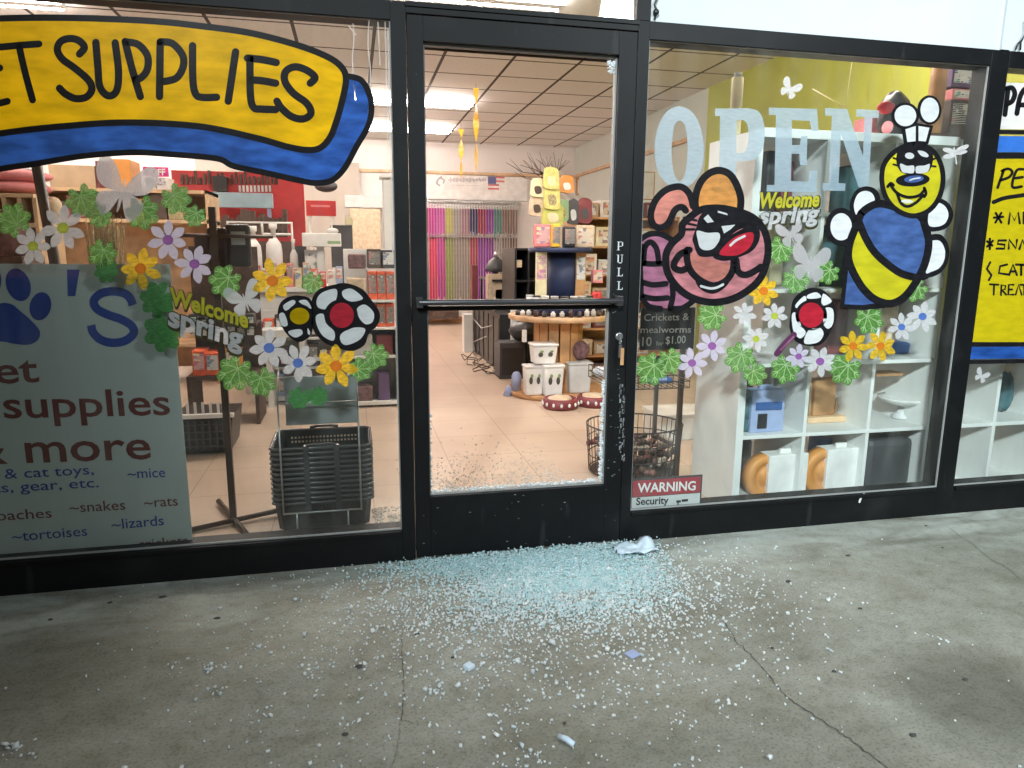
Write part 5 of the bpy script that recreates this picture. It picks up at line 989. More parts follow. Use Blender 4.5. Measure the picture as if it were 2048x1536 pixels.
# goods on the top disc
for i, (u0, v0, u1, v1, Y, m, m2, lab) in enumerate([(1070, 448, 1103, 496, 3.1, 'pink', 'magenta', 'pink patterned pouch at the left of the navy disc'), (1128, 453, 1152, 496, 3.12, 'black_plastic', 'charcoal', 'black pouch in the middle of the navy disc'), (1154, 450, 1190, 496, 3.2, 'tan_bag', 'cream', 'tan pouch at the right of the navy disc'), (1104, 448, 1122, 496, 3.06, 'yellow_strip', 'olive', 'yellow pouch between the pink and black pouches')]):
    carton('pouch', u0, v0, u1, v1, Y, .07, m, lab, 'pouch', 'pouches on the navy disc', .014, m2, zt_)
tw = thing('twig_tree', 'display tree with bare dark twigs above the pouches', 'display tree', (1.45, 3.3, zt_)); mb = MB().tube([(1.44, 3.32, zt_), (1.44, 3.32, 1.7), (1.43, 3.32, 1.95)], .018, 8, 0, False, .009); rr = random.Random(21)
for (u, v) in [(1046, 320), (1056, 312), (1072, 318), (1068, 330), (1030, 345), (1012, 325), (1086, 318), (1104, 322), (1118, 318), (1133, 320), (1128, 330), (1040, 330)]:
    e = at(u, v, 3.3); s_ = at(1096+rr.uniform(-10, 10), 352+rr.uniform(-5, 12), 3.3); mid = (s_+e)/2+Vector((rr.uniform(-.03, .03), rr.uniform(-.05, .05), rr.uniform(-.04, .02))); mb.tube([s_, mid, e], .0055, 5, 0, False, .002)
    e2 = e+Vector((rr.uniform(-.06, .06), 0, rr.uniform(.02, .07))); mb.tube([mid, e2], .003, 4, 0, False, .0015)
mb.build('branch', 'dark_brown', tw)
for i, (u0, v0, u1, v1, m, m2, lab) in enumerate([(1090, 336, 1116, 376, 'lemon', 'cream', 'cream chew bag hanging at the top of the twig tree'), (1091, 370, 1118, 416, 'lemon', 'hay', 'cream chew bag hanging in the middle of the twig tree'), (1088, 408, 1124, 450, 'lime_card', 'cream', 'lime green bag hanging lowest on the twig tree'), (1064, 358, 1088, 392, 'cream', 'dark_brown', 'cream bag hanging left on the twig tree'), (1062, 394, 1086, 430, 'tan_bag', 'dark_brown', 'tan bag hanging lower left on the twig tree'), (1122, 352, 1146, 384, 'orange', 'white_plastic', 'red and white bag hanging right on the twig tree'), (1122, 400, 1136, 440, 'green_box', 'hay', 'green bag hanging right on the twig tree'), (1138, 400, 1156, 446, 'charcoal', 'ltgrey', 'dark bag hanging right on the twig tree'), (1158, 398, 1182, 444, 'maroon', 'charcoal', 'maroon bag hanging rightmost on the twig tree')]):
    mat('lime_card', (.48, .50, .12), .6); Y = 3.2+.015*i; p0, p1 = at(u0, v0, Y), at(u1, v1, Y); cxm, czm, hw, hh = (p0.x+p1.x)/2, (p0.z+p1.z)/2, (p1.x-p0.x)*.58, (p0.z-p1.z)*.56; q_ = random.Random(i*3+1); mb = MB().prism([(cxm+x_*hw, Y, czm+z_*hh) for x_, z_ in smooth([(-.35+q_.uniform(-.2, .2), 1), (.4, .96), (.9, .70), (.96, .1), (1.0, -.75), (.5, -1.02), (-.5, -.97), (-1.0, -.8), (-.95, 0), (-.85, .75)], True, 4)], .035); t_ = thing('hanging_bag', lab, 'hanging bag', mb.v[0], 'bags hanging from the twig tree'); po2 = mb.build('pouch', m, t_, .006); MB().prism([(cxm+x_*hw, Y-.0015, czm-.25*hh+z_*hh) for x_, z_ in smooth([(-.5, .3), (.2, .4), (.5, .1), (.45, -.35), (-.3, -.4)], True, 4)], .001).build('print', m2, po2)
    a = at((u0+u1)/2, v0, Y+.009); MB().tube([(a.x, a.y, a.z), (a.x+(1.44-a.x)*.4, 3.3, a.z+.05), (1.44, 3.32, min(1.93, a.z+.08))], .003, 4).build('hook', 'steel', t_)
# food bins on the spool base
def bin_(cx_, cy_, z, w, h, lab, m='white_plastic', lid=True, art=True):
    t_ = thing('food_bin', lab, 'bin', (cx_, cy_, z), 'white food bins by the spool table'); MB().box(cx_-w/2, cx_+w/2, cy_-w*.4, cy_+w*.4, z, z+h, 0, 0, .86).build('tub', m, t_, .012)
    if lid: MB().box(cx_-w*.54, cx_+w*.54, cy_-w*.44, cy_+w*.44, z+h+.0005, z+h+.022).build('lid', m, t_, .008)
    if art:
        mb = MB(); mat('leaf_print', (.22, .30, .10), .7); mat('print_dark', (.07, .06, .05), .7)
        for sgn in (-.2, .2): mb.blob((cx_+sgn*w, cy_-w*.395, z+h*.55), w*.10, .003, h*.14, 1, 10, 6); mb.blob((cx_+sgn*w+w*.05, cy_-w*.397, z+h*.72), w*.08, .003, h*.07, 0, 10, 6)
        mb.build('print', ['leaf_print', 'print_dark'], t_)
bin_(1.19, 2.98, .0435, .16, .235, 'white food bin with leaf print, lower left of the stack'); bin_(1.34, 2.91, .0435, .17, .245, 'white food bin with leaf print, lower right of the stack'); bin_(1.27, 2.96, .315, .21, .15, 'white food bin with leaf print lying on the other two', art=True); bin_(1.60, 3.02, .0435, .21, .245, 'plain grey white bin without print at the right of the spool', 'ltgrey', True, False)
tag(MB().blob((1.63, 3.05, .40), .075, .075, .085, 0, 18, 10).build('brown_ball', 'plush_brown'), 'brown round toy resting on the plain grey bin', 'toy')
carton('white_bottle', 1045, 660, 1054, 683, 3.0, .03, 'white_plastic', 'small white bottle on the food bin lid', 'bottle', None, .006, None, .489)
tag(MB().lathe([(.045, .0435), (.045, .17), (.03, .20), (.012, .21)], 1.09, 3.17, 14).build('grey_canister', 'dusty_blue'), 'grey canister left of the food bins', 'canister'); tag(MB().lathe([(.05, 0), (.03, .05), (.012, .085), (.004, .09)], 1.02, 3.18, 14).build('purple_cone', 'dusty_blue'), 'small lilac cone on the floor by the spool base', 'toy')
for i, (x, y, lab) in enumerate([(1.33, 2.62, 'maroon patterned pet bowl on the floor in front of the spool'), (1.63, 2.66, 'maroon patterned pet bowl half hidden by the door edge')]):
    t_ = thing('pet_bowl', lab, 'pet bowl', (x, y, 0), 'maroon pet bowls in front of the spool'); MB().lathe([(.135, 0), (.145, .02), (.142, .07), (.125, .085), (.11, .075), (.1, .03)], x, y, 28).build('bowl', 'maroon', t_); mb = MB()
    for k in range(14): a = 2*math.pi*k/14; mb.blob((x+.145*math.cos(a), y+.145*math.sin(a), .043), .011, .011, .016, 0, 8, 6)
    mb.build('paw_pattern', 'chalk', t_); mb = MB().blob((x, y, .075), .1, .1, .028, 0, 18, 8, .12, i); mb.build('filling', 'tan_bag', t_)
# ---- black shelving left of the spool
bt = thing('shelf_tower', 'tall black cube shelf behind the spool table', 'shelf', (1.4, 4.6, 0)); mb = MB().box(1.33, 1.35, 4.33, 4.95, 0, 1.27).box(1.35, 1.85, 4.93, 4.95, 0, 1.27).box(1.83, 1.85, 4.33, 4.93, 0, 1.27).box(1.47, 1.485, 4.34, 4.93, 0, 1.25)
for z in (0, .31, .62, .93, 1.25): mb.box(1.35, 1.83, 4.335, 4.93, z+.001, z+.021)
mb.build('carcass', 'black_plastic', bt)
carton('white_bag', 1030, 520, 1044, 535, 4.34, .1, 'tan_bag', 'tan bag on a middle shelf of the black tower', 'bag'); carton('paper_bag', 1023, 616, 1046, 690, 4.25, .06, 'white_plastic', 'white patterned paper bag beside the black tower', 'bag', None, .004, 'ltgrey', 0.0)
lt = thing('black_table', 'low black shelf unit with cords hanging down its side', 'shelf', (1.5, 5.5, 0)); mb = MB().box(1.18, 1.325, 4.34, 5.0, 0, .60).box(1.18, 1.9, 5.0, 6.04, .57, .61).box(1.18, 1.2, 5.0, 6.04, 0, .57).box(1.25, 1.9, 5.1, 6.0, .905, .925)
for x_, y in ((1.87, 5.12), (1.87, 5.95), (1.27, 5.95)): mb.box(x_, x_+.02, y, y+.02, .61, .905)
for k in range(6): mb.box(1.172, 1.18, 4.36+k*.3, 4.375+k*.3, .02, .56)
mb.build('carcass', 'black_plastic', lt); mb = MB().tube([(1.165, 4.7, .45), (1.16, 5.3, .36), (1.165, 6.0, .42)], .006, 5).tube([(1.165, 5.0, .3), (1.16, 5.5, .2), (1.165, 5.9, .12)], .005, 5); mb.build('cord', 'ltgrey', lt)
hl = thing('heat_lamp', 'dark dome heat lamp on the low black shelf unit', 'lamp', (1.55, 5.3, .93)); x, y = at(992, 500, 5.3).x, 5.3; MB().lathe([(.03, .93), (.03, 1.0), (.12, 1.01), (.125, 1.05), (.08, 1.13), (.03, 1.17)], x, y, 24).build('dome', 'charcoal', hl); MB().blob((x, y, 1.2), .03, .03, .035).build('cap', 'steel', hl)
for u0, v0, u1, v1, m, lab in [(976, 548, 1006, 578, 'tan_bag', 'tan packet on the middle shelf of the black unit'), (1008, 545, 1028, 578, 'cardboard', 'cardboard packet right on the middle shelf of the black unit'), (990, 578, 1026, 596, 'green_box', 'grey green folded pad low on the black unit'), (944, 530, 956, 575, 'maroon', 'maroon box at the near left end of the black unit'), (1008, 522, 1026, 575, 'cream', 'cream packet under the heat lamp')]:
    carton('packet', u0, v0, u1, v1, 5.15, .15, m, lab, 'packet', None, .006, None, .612 if v1 > 560 or 'maroon' in lab else None)
tag(B(1.04, 1.15, 5.85, 6.0, 0, .47).build('white_post', 'white_lam', None, .004), 'short white box standing at the far end of the black unit', 'box')
ck = thing('speaker_box', 'black box with a dark mesh front on the floor left of the bins', 'box', (1.22, 4.05, 0)); MB().box(1.1, 1.36, 3.95, 4.2, 0, .36).build('cabinet', 'charcoal', ck, .006); B(1.12, 1.34, 3.943, 3.9495, .04, .31).build('mesh_front', 'black_plastic', ck)
tag(MB().blob((1.36, 3.98, .47), .16, .14, .10, 0, 16, 8, .1, 2).build('black_bag', 'black_plastic'), 'black bag slumped on top of the black box', 'bag')
rr = random.Random(14); mb = MB(); pts = [(1.17, 5.7, .01)]
for i in range(40): a = i*.55; pts.append((1.0+.09*math.cos(a)+.004*i*(i % 3 == 0), 5.4-i*.035+.08*math.sin(a), .008+.03*(1+math.sin(i*1.7))))
pts.append((1.1, 3.97, .02)); mb.tube(pts, .006, 5); tag(mb.build('power_cable', 'dark_brown'), 'tangled dark cable on the floor beside the black unit', 'cable')
# ---- right hand wall shelf seen past the spool
rs_ = thing('wall_shelf', 'wooden shelf of boxes on the right beyond the spool', 'shelf', (2.6, 4.8, 0)); mb = MB()
for z in (.12, .42, .72, 1.0, 1.3, 1.6): mb.box(2.05, 3.2, 4.55, 4.95, z-.02, z)
mb.box(2.05, 3.2, 4.95, 4.97, 0, 1.62).box(2.03, 2.05, 4.55, 4.97, 0, 1.62).box(3.2, 3.22, 4.55, 4.97, 0, 1.62).build('carcass', 'wood', rs_)
rr = random.Random(44); cols = ['tan_bag', 'dark_brown', 'ltgrey', 'cardboard', 'cream', 'maroon', 'white_plastic']
for j, z in enumerate((.12, .42, .72, 1.0, 1.3, 1.6)):
    x = 2.07
    for i in range(4):
        w = rr.uniform(.16, .26); h = rr.uniform(.12, .22); m = cols[(i*3+j*2) % 7]; t_ = thing('carton', '%s carton, number %d from the left on the %s shelf beyond the spool' % ({'tan_bag': 'tan', 'dark_brown': 'dark brown', 'ltgrey': 'grey', 'cardboard': 'brown', 'cream': 'cream', 'maroon': 'maroon', 'white_plastic': 'white'}[m], i+1, ['lowest', 'second lowest', 'third', 'fourth', 'fifth', 'top'][j]), 'box', (x+w/2, 4.7, z), 'cartons on the shelf beyond the spool')
        B(x, x+w, 4.58, 4.85, z+.001, z+h).build('carton', m, t_, .004); B(x+.03, x+w-.03, 4.577, 4.5795, z+h*.15, z+h*.85).build('print', PACK[cols[(i+j*3+1) % 7]], t_); x += w+.02
for u0, v0, u1, v1, lab in [(1152, 355, 1196, 392, 'small framed certificate on the right wall beyond the twig tree'), (1287, 343, 1308, 400, 'framed print seen through the gap left of the letter O')]:
    Y = 9.3 if u0 < 1200 else 5.2; p0, p1 = at(u0, v0, Y), at(u1, v1, Y); t_ = thing('picture', lab, 'picture', (p0.x, Y, p1.z)); B(p0.x, p1.x, Y, Y+.02, p1.z, p0.z).build('frame', 'wood', t_); d = (p1.x-p0.x)*.08; B(p0.x+d, p1.x-d, Y-.002, Y-.0005, p1.z+d, p0.z-d).build('print', 'white_plastic', t_)

# ================================================================== behind the bee window
YS = .20
cs = thing('cube_shelf', 'white cube shelf standing against the window behind the bee', 'shelf', (2.02, .41, 0)); X0, PX, PZ = 1.487, .357, .3475; ZB = .03; TH = .028
xsv = [X0+PX*i for i in range(4)]; ztop = ZB+PZ*5
mb = MB().box(X0-.012, X0+.026, YS, .625, 0, ztop+.01)
for i in (1, 2): mb.box(xsv[i]-.009, xsv[i]+.009, YS+.004, .618, ZB+.02, ztop-.02)
mb.box(xsv[3]-.02, xsv[3]+.02, YS, .625, 0, ztop+.01)
for j in range(6):
    z = ZB+PZ*j; t2 = .02 if j in (0, 5) else .009
    mb.box(X0+.0262, xsv[3]-.0202, YS+.002, .62, z-t2, z+t2)
mb.build('carcass', 'white_lam', cs, .0015); B(X0+.03, xsv[3]-.02, .6205, .6245, ZB, ztop).build('back_panel', film('back_sheet', (.84, .81, .80), .62, 0, .04, 3), cs)
zrow = [ZB+PZ*j+.01 for j in range(6)]
cs2 = thing('cube_shelf', 'second white cube shelf behind the price list at the right edge', 'shelf', (3.3, .41, 0)); mb = MB(); x2 = 2.60
for i in range(5): mb.box(x2+PX*i-.010, x2+PX*i+.010, YS, .618, 0, ztop)
for j in range(6): mb.box(x2+.011, x2+PX*4-.011, YS+.002, .62, ZB+PZ*j-.01, ZB+PZ*j+.01)
mb.build('carcass', 'white_lam', cs2, .0015); B(x2, x2+PX*4, .6205, .6245, ZB, ztop).build('back_panel', 'back_sheet', cs2)
def boxed_reel(u0, v0, u1, v1, Y, z, colr, face, lab, spin=.35):
    """clip pack: white card carton with a round reel showing at its side"""
    p0, p1 = at(u0, v0, Y), at(u1, v1, Y); x0, x1 = p0.x, p1.x; h = p0.z-z
    t_ = thing('leash_pack', lab, 'leash pack', ((x0+x1)/2, Y, z), 'boxed retractable leashes in the cube shelf'); B(x0, x1, Y, Y+.09, z, z+h, 0, spin*.15).build('card_box', face, t_, .003); B((x0+x1)/2-.03, (x0+x1)/2+.03, Y+.03, Y+.045, z+h, z+h+.022).build('hang_tab', face, t_, .002)
    r = h*.5; mb = MB(); n = 30; pr_ = [(r*.05, -.008), (r*.38, -.008), (r*.42, -.0), (r*.6, -.002), (r*.66, -.014), (r*.9, -.012), (r, -.002), (r, .05), (r*.8, .056), (r*.05, .05)]; vs = []; r_ = r
    cxx, czz = x0+.012, z+r
    for rr_, yy in pr_: vs += [(cxx+rr_*math.cos(2*math.pi*k/n), Y+.02+yy, czz+rr_*math.sin(2*math.pi*k/n)) for k in range(n)]
    mb.add(vs, [(j*n+k, j*n+(k+1) % n, (j+1)*n+(k+1) % n, (j+1)*n+k) for j in range(len(pr_)-1) for k in range(n)]+[tuple(range(n))], 0, True); mb.build('reel', colr, t_)
    return t_
boxed_reel(1538, 912, 1612, 985, .24, zrow[0], 'orange', 'white_plastic', 'white boxed leash with orange reel in the bottom left cube'); boxed_reel(1655, 900, 1718, 982, .24, zrow[0], 'orange', 'white_plastic', 'white boxed leash with orange reel in the bottom middle cube')
t_ = boxed_reel(1504, 782, 1566, 860, .25, zrow[1], 'teal', 'dusty_blue', 'blue boxed leash with dark teal reel in the second row left cube')
q0, q1 = at(1512, 805, .247), at(1563, 818, .247); B(q0.x, q1.x, .2425, .2475, q1.z, q0.z).build('print', 'blue', t_); q0, q1 = at(1516, 828, .247), at(1532, 856, .247); B(q0.x, q1.x, .2425, .2475, q1.z, q0.z).build('print', 'black_plastic', t_)
tag(MB().blob((1.60, .45, zrow[0]+.09), .07, .06, .1, 0, 14, 8).build('purple_pouch', 'purple'), 'dark purple pouch behind the orange reel in the bottom left cube', 'pouch'); tag(B(1.60, 1.76, .5, .56, zrow[0], zrow[0]+.24).build('brown_card', 'dark_brown', None, .02), 'dark brown card at the back of the bottom left cube', 'card'); carton('blue_box', 1640, 878, 1695, 900, .45, .1, 'blue', 'blue box behind the white pack in the bottom middle cube', 'box', None, .004, None, zrow[0])
t_ = thing('fabric_bin', 'dark grey cushion standing in the bottom right cube', 'cushion', (2.36, .4, zrow[0])); p0, p1 = at(1738, 880, .27), at(1822, 960, .27); B(p0.x, p1.x, .27, .40, zrow[0], p0.z).build('cushion', 'charcoal', t_, .035); B(p0.x+.02, p1.x-.02, .40, .55, zrow[0], p0.z-.03).build('backing', 'black_plastic', t_, .02)
# wooden scratcher, bowls, pedestal dish
ws = thing('wooden_scratcher', 'tan wooden scratching board in the second row middle cube', 'scratcher', (2.0, .42, zrow[1])); p0, p1 = at(1630, 765, .40), at(1668, 845, .40); B(p0.x, p1.x, .40, .44, zrow[1]+.03, p0.z+.02, 0, .1).build('board', 'wood', ws, .006); B(p0.x-.05, p1.x+.05, .36, .48, zrow[1], zrow[1]+.03).build('base', 'pale_wood', ws, .004); MB().tube([(p0.x-.01, .41, zrow[1]+.03), (p0.x-.02, .41, p0.z)], .008, 8).tube([(p1.x+.02, .43, zrow[1]+.03), (p1.x+.04, .44, zrow[1]+.12)], .006, 8).build('dowel', 'pale_wood', ws)
pdz = thing('pedestal_dish', 'white dish on a low pedestal in the second row right cube', 'dish', (2.37, .38, zrow[1])); p = at(1806, 800, .38); zz_ = p.z; MB().lathe([(.02, zz_-.03), (.06, zz_-.02), (.105, zz_-.005), (.125, zz_+.012), (.125, zz_+.018), (.1, zz_+.006), (.01, zz_)], p.x, .38, 36).build('dish', 'white_plastic', pdz); MB().lathe([(.05, zrow[1]), (.05, zrow[1]+.012), (.025, zrow[1]+.03), (.02, zz_-.029)], p.x, .38, 24).build('pedestal', 'ltgrey', pdz)
for i, (u, lab) in enumerate([(1772, 'pale cone on a wooden block in the third row right cube')]):
    tt = thing('cone_toy', lab, 'toy', at(u, 762, .35)); p = at(u-4, 742, .35); MB().lathe([(.03, zrow[2]+.0), (.018, zrow[2]+.13), (.01, zrow[2]+.15)], p.x, .35, 16).build('cone', 'tan_bag', tt); B(p.x-.06, p.x+.10, .33, .42, zrow[1]+.24, zrow[1]+.255).build('block', 'wood', tt)
    for o in tt.children: pass
for u0, v0, u1, v1, Y, r, m, lab in [(1540, 735, 1552, 782, .45, 1, 'white_plastic', 'pale upright tube above the blue boxed leash'), (1486, 762, 1508, 785, .45, 1, 'maroon', 'dark maroon roll beside the pale tube'), (1755, 590, 1800, 640, .42, 2, 'tan_bag', 'tan basket in the third row right cube'), (1560, 590, 1600, 640, .42, 2, 'dark_brown', 'dark packet in the third row left cube behind the leaves'), (1660, 600, 1725, 690, .40, 2, 'maroon', 'maroon carrier behind the bee stinger'), (1700, 640, 1735, 700, .38, 2, 'black_plastic', 'dark box low behind the pair of yellow flowers'),
                                     (1790, 690, 1870, 722, .36, 2, 'blue', 'blue folded mat in the third row right cube'), (1690, 330, 1755, 430, .40, 3, 'teal', 'teal bag in the upper middle cube behind the letter N'), (1640, 450, 1700, 540, .42, 3, 'teal', 'teal packet behind the left wing of the bee'), (1535, 300, 1556, 365, .40, 4, 'charcoal', 'dark case in the top left cube behind the letter E'), (1565, 320, 1600, 370, .42, 4, 'maroon', 'maroon pouch in the top left cube'), (1590, 300, 1640, 345, .5, 4, 'tan_bag', 'tan sack at the back of the top left cube'), (1770, 300, 1850, 420, .45, 4, 'ltgrey', 'grey carton in the top right cube behind the bee head'), (1545, 430, 1575, 510, .45, 3, 'cream', 'cream packet behind the right Welcome words')]:
    c0 = at((u0+u1)/2, (v0+v1)/2, Y); sup = max([z for z in zrow if z <= c0.z] or [zrow[0]]); h = min(at(u0, v0, Y).z-sup, PZ-.03); x0_, x1_ = at(u0, (v0+v1)/2, Y).x, at(u1, (v0+v1)/2, Y).x
    cell = min(2, max(0, int((c0.x-X0)/PX))); lo, hi = X0+PX*cell+.03, X0+PX*(cell+1)-.02; x0_, x1_ = max(x0_, lo), min(x1_, hi)
    if x1_-x0_ < .03: x1_ = x0_+.03
    tag(B(x0_, x1_, Y, Y+.12, sup+.001, sup+max(h, .06)).build(lab.split()[1] if lab.split()[1] in ('tube', 'roll') else 'shelf_item', m, None, .012), lab, 'shelf item', 'things stored in the cube shelf')
# on top of the shelf
zt2 = ztop+.021
pt = thing('plush_toy', 'black plush toy with a red patch lying on the cube shelf', 'toy', (2.2, .4, zt2)); p = at(1785, 218, .38); MB().blob((p.x+.01, .38, zt2+.11), .075, .08, .115, 0, 18, 10, .06, 4).build('body', 'black_plastic', pt); MB().blob((p.x-.07, .34, zt2+.14), .045, .03, .03, 0, 12, 8).build('cap', 'red', pt); MB().blob((p.x-.055, .335, zt2+.05), .022, .03, .03, 0, 12, 8).build('muzzle', 'pink', pt)
sc_ = thing('scratch_post', 'brown wooden scratching post standing on the cube shelf', 'scratcher', (2.35, .4, zt2)); p0, p1 = at(1872, 200, .36), at(1898, 200, .36); MB().lathe([((p1.x-p0.x)/2, zt2+.03), ((p1.x-p0.x)/2, 2.25)], (p0.x+p1.x)/2, .40, 18).build('post', 'wood', sc_); B(p0.x-.05, p1.x+.05, .3, .5, zt2, zt2+.03).build('base', 'dark_brown', sc_)
for u0, v0, u1, v1, Y, m, m2, lab in [(1905, 128, 1952, 175, .50, 'purple', 'dusty_blue', 'violet box high on the cube shelf by the window post'), (1905, 178, 1952, 200, .49, 'pink', 'white_plastic', 'pink flat box under the violet box'), (1900, 200, 1955, 262, .48, 'dark_brown', 'maroon', 'brown box on the cube shelf by the window post'), (1852, 212, 1872, 262, .48, 'charcoal', None, 'dark grey box left of the scratching post'), (1745, 232, 1762, 262, .5, 'pink', None, 'pink packet left of the black plush toy')]:
    carton('box', u0, v0, u1, v1, Y, .14, m, lab, 'box', None, .004, m2, zt2 if v1 == 262 else None)
rl = thing('paper_roll', 'pale roll standing upright at the back left of the cube shelf', 'roll', at(1440, 330, .6)); p = at(1441, 300, .58); MB().lathe([(.028, zt2), (.028, zt2+.27)], 1.535, .5, 18).build('roll', 'cream', rl); MB().lathe([(.018, zt2+.27), (.018, zt2+.29)], 1.535, .5, 14).build('core', 'ltgrey', rl)
MBx = MB().tube([at(1625, 178, 2.2), at(1690, 215, 2.2)], .004, 5); MBx.tube([(at(1690, 215, 2.2).x, 2.2, at(1690, 215, 2.2).z), (at(1690, 215, 2.2).x+.05, 2.2, 3.0)], .002, 4); tag(MBx.build('wand_toy', 'cream'), 'thin pale wand hanging in front of the yellow wall', 'wand')
mbw = MB().tube([(at(1768, 120, 2.6).x, 2.6, 3.005), (at(1764, 170, 2.6).x, 2.6, at(1764, 170, 2.6).z)], .004, 5); tag(mbw.build('hanging_wire', 'brown_metal'), 'thin dark wire hanging before the yellow wall', 'wire')
t_ = thing('price_shelf_item', 'dark round toy in the cube below the price list', 'toy', at(2004, 800, .4)); p = at(2004, 812, .4); MB().blob((p.x, .4, zrow[1]+.12), .05, .05, .11, 0, 14, 8, .1, 1).build('body', 'teal', t_); MB().lathe([(.014, zrow[1]+.22), (.006, zrow[1]+.30)], p.x, .4, 10).build('tip', 'tan_bag', t_)

# ---- gap between the door and the cube shelf: rack, chalkboard, wire bin, warning sign
wr_ = thing('wire_rack', 'dark metal rack with a wire tray behind the chalkboard', 'rack', (1.3, .8, 0)); p = (1.455, .76)
MB().box(p[0]-.012, p[0]+.012, p[1]-.012, p[1]+.012, 0, 1.02).box(1.12, p[0]-.0125, p[1]-.01, p[1]+.01, .99, 1.015).box(1.425, 1.445, p[1]+.26, p[1]+.28, 0, .6).build('pole', 'brown_metal', wr_); ty0, ty1, tz = .62, 1.04, .545; mb = MB()
for i in range(14): X = 1.02+i*.032; mb.tube([(X, ty0, tz+.07), (X, ty0, tz), (X, ty1, tz), (X, ty1, tz+.07)], .0022, 4)
for zz_ in (tz, tz+.035, tz+.07): mb.tube([(1.02, ty0, zz_), (1.436, ty0, zz_), (1.436, ty1, zz_), (1.02, ty1, zz_)], .0028, 5, 0, True)
mb.build('wire_tray', 'dark_metal', wr_)
bb_ = thing('blue_packet', 'bright blue packet lying in the wire tray under the chalkboard', 'packet', (1.25, .8, tz)); p0, p1 = at(1297, 757, .72), at(1345, 792, .72); B(p0.x, p1.x, .72, .8, tz+.004, p0.z).build('packet', 'blue', bb_, .012); B(p0.x+.035, p1.x-.035, .716, .7195, (p0.z+tz)/2+.02, p0.z-.012).build('label_patch', 'dusty_blue', bb_)
rr = random.Random(77)
for i in range(14):
    x = 1.05+.37*rr.random(); y = .84+.15*rr.random(); m = ['charcoal', 'dark_brown', 'ltgrey', 'tan_bag'][i % 4]; tag(MB().blob((x, y, tz+.035+.025*(i % 2)), .035, .025, .03, 0, 10, 6, .15, i).build('small_toy', m), '%s small toy heaped in the wire tray behind the blue packet' % {'charcoal': 'charcoal', 'dark_brown': 'dark brown', 'ltgrey': 'grey', 'tan_bag': 'tan'}[m], 'toy', 'small %s toys in the wire tray' % m.replace('_', ' '))
cb = thing('chalkboard', 'small black chalkboard offering crickets and mealworms', 'chalkboard', at(1333, 697, .55)); p0, p1 = at(1283, 616, .55), at(1387, 698, .55); B(p0.x, p1.x, .55, .562, p1.z, p0.z).build('board', 'slate', cb, .002); MB().tube([(p0.x+.03, .556, p0.z), (1.2, .745, .995), (1.2, .76, 1.016)], .002, 4).tube([(p1.x-.03, .556, p0.z), (1.35, .745, .995), (1.35, .76, 1.016)], .002, 4).build('string', 'ltgrey', cb)
for body, u0, v0, u1, v1, h in (('Crickets &', 1288, 642, 1378, 640, 14), ('mealworms', 1281, 666, 1382, 665, 13), ('10', 1284, 692, 1303, 692, 18), ('for', 1312, 691, 1327, 691, 9), ('$1.00', 1331, 688, 1371, 686, 15)): text_mb(body, u0, v0, u1, v1, h, .5485, None, 0, .006).build('lettering', 'chalk', cb)
wbk = thing('wire_bin', 'big dark wire bin full of chews just inside the bee window', 'bin', (1.23, .93, 0)); mb = MB(); cx, cy, rx, ry, ht = 1.265, .93, .275, .24, .285
for k in range(44):
    a = 2*math.pi*k/44; mb.tube([(cx+rx*.93*math.cos(a), cy+ry*.93*math.sin(a), .02), (cx+rx*math.cos(a), cy+ry*math.sin(a), ht)], .0024, 4)
for z, s in ((.02, .93), (.11, .95), (.20, .975), (ht, 1.0)): mb.tube([(cx+rx*s*math.cos(2*math.pi*k/40), cy+ry*s*math.sin(2*math.pi*k/40), z) for k in range(40)], .0035 if z != ht else .005, 5, 0, True)
mb.build('wire_mesh', 'dark_metal', wbk); MB().lathe([(rx*.9, .008), (rx*.9, .016)], cx, cy, 32, 0, True, 1, ry/rx).build('bin_floor', 'dark_brown', wbk)
rr = random.Random(5); mat('chew_dark', (.09, .05, .04), .6, 0, .4, 30); mat('chew_pale', (.48, .40, .33), .6, 0, .3, 30); mat('chew_rust', (.25, .10, .08), .6, 0, .4, 30)
for i in range(90):
    a = rr.uniform(0, 6.28); q = math.sqrt(rr.random())*.8; x, y, z = cx+rx*q*math.cos(a), cy+ry*q*math.sin(a), .03+.17*(i/90); d = Vector((rr.uniform(-1, 1), rr.uniform(-1, 1), rr.uniform(-.4, .4))).normalized()*rr.uniform(.03, .055); c = Vector((x, y, z)); m = ['chew_dark', 'chew_pale', 'chew_rust', 'chew_dark'][i % 4]
    mb = MB().tube([c-d, c, c+d], .012, 6); mb.blob(c-d, .018, .018, .018, 0, 8, 5); mb.blob(c+d, .018, .018, .018, 0, 8, 5); tag(mb.build('dog_chew', m), '%s knotted chew heaped in the wire bin' % {'chew_dark': 'dark brown', 'chew_pale': 'pale', 'chew_rust': 'rusty red'}[m], 'chew', '%s chews in the wire bin' % {'chew_dark': 'dark', 'chew_pale': 'pale', 'chew_rust': 'rusty'}[m])
wb = thing('white_case', 'white low box on the floor behind the wire bin', 'box', (1.75, 1.6, 0)); p0, p1 = at(1322, 838, 1.5), at(1390, 872, 1.5); B(p0.x, p1.x+.2, 1.5, 1.8, 0, p0.z).build('case_body', 'white_plastic', wb, .006); B(p0.x-.01, p1.x+.21, 1.49, 1.81, p0.z+.0005, p0.z+.025).build('lid', 'white_plastic', wb, .004)
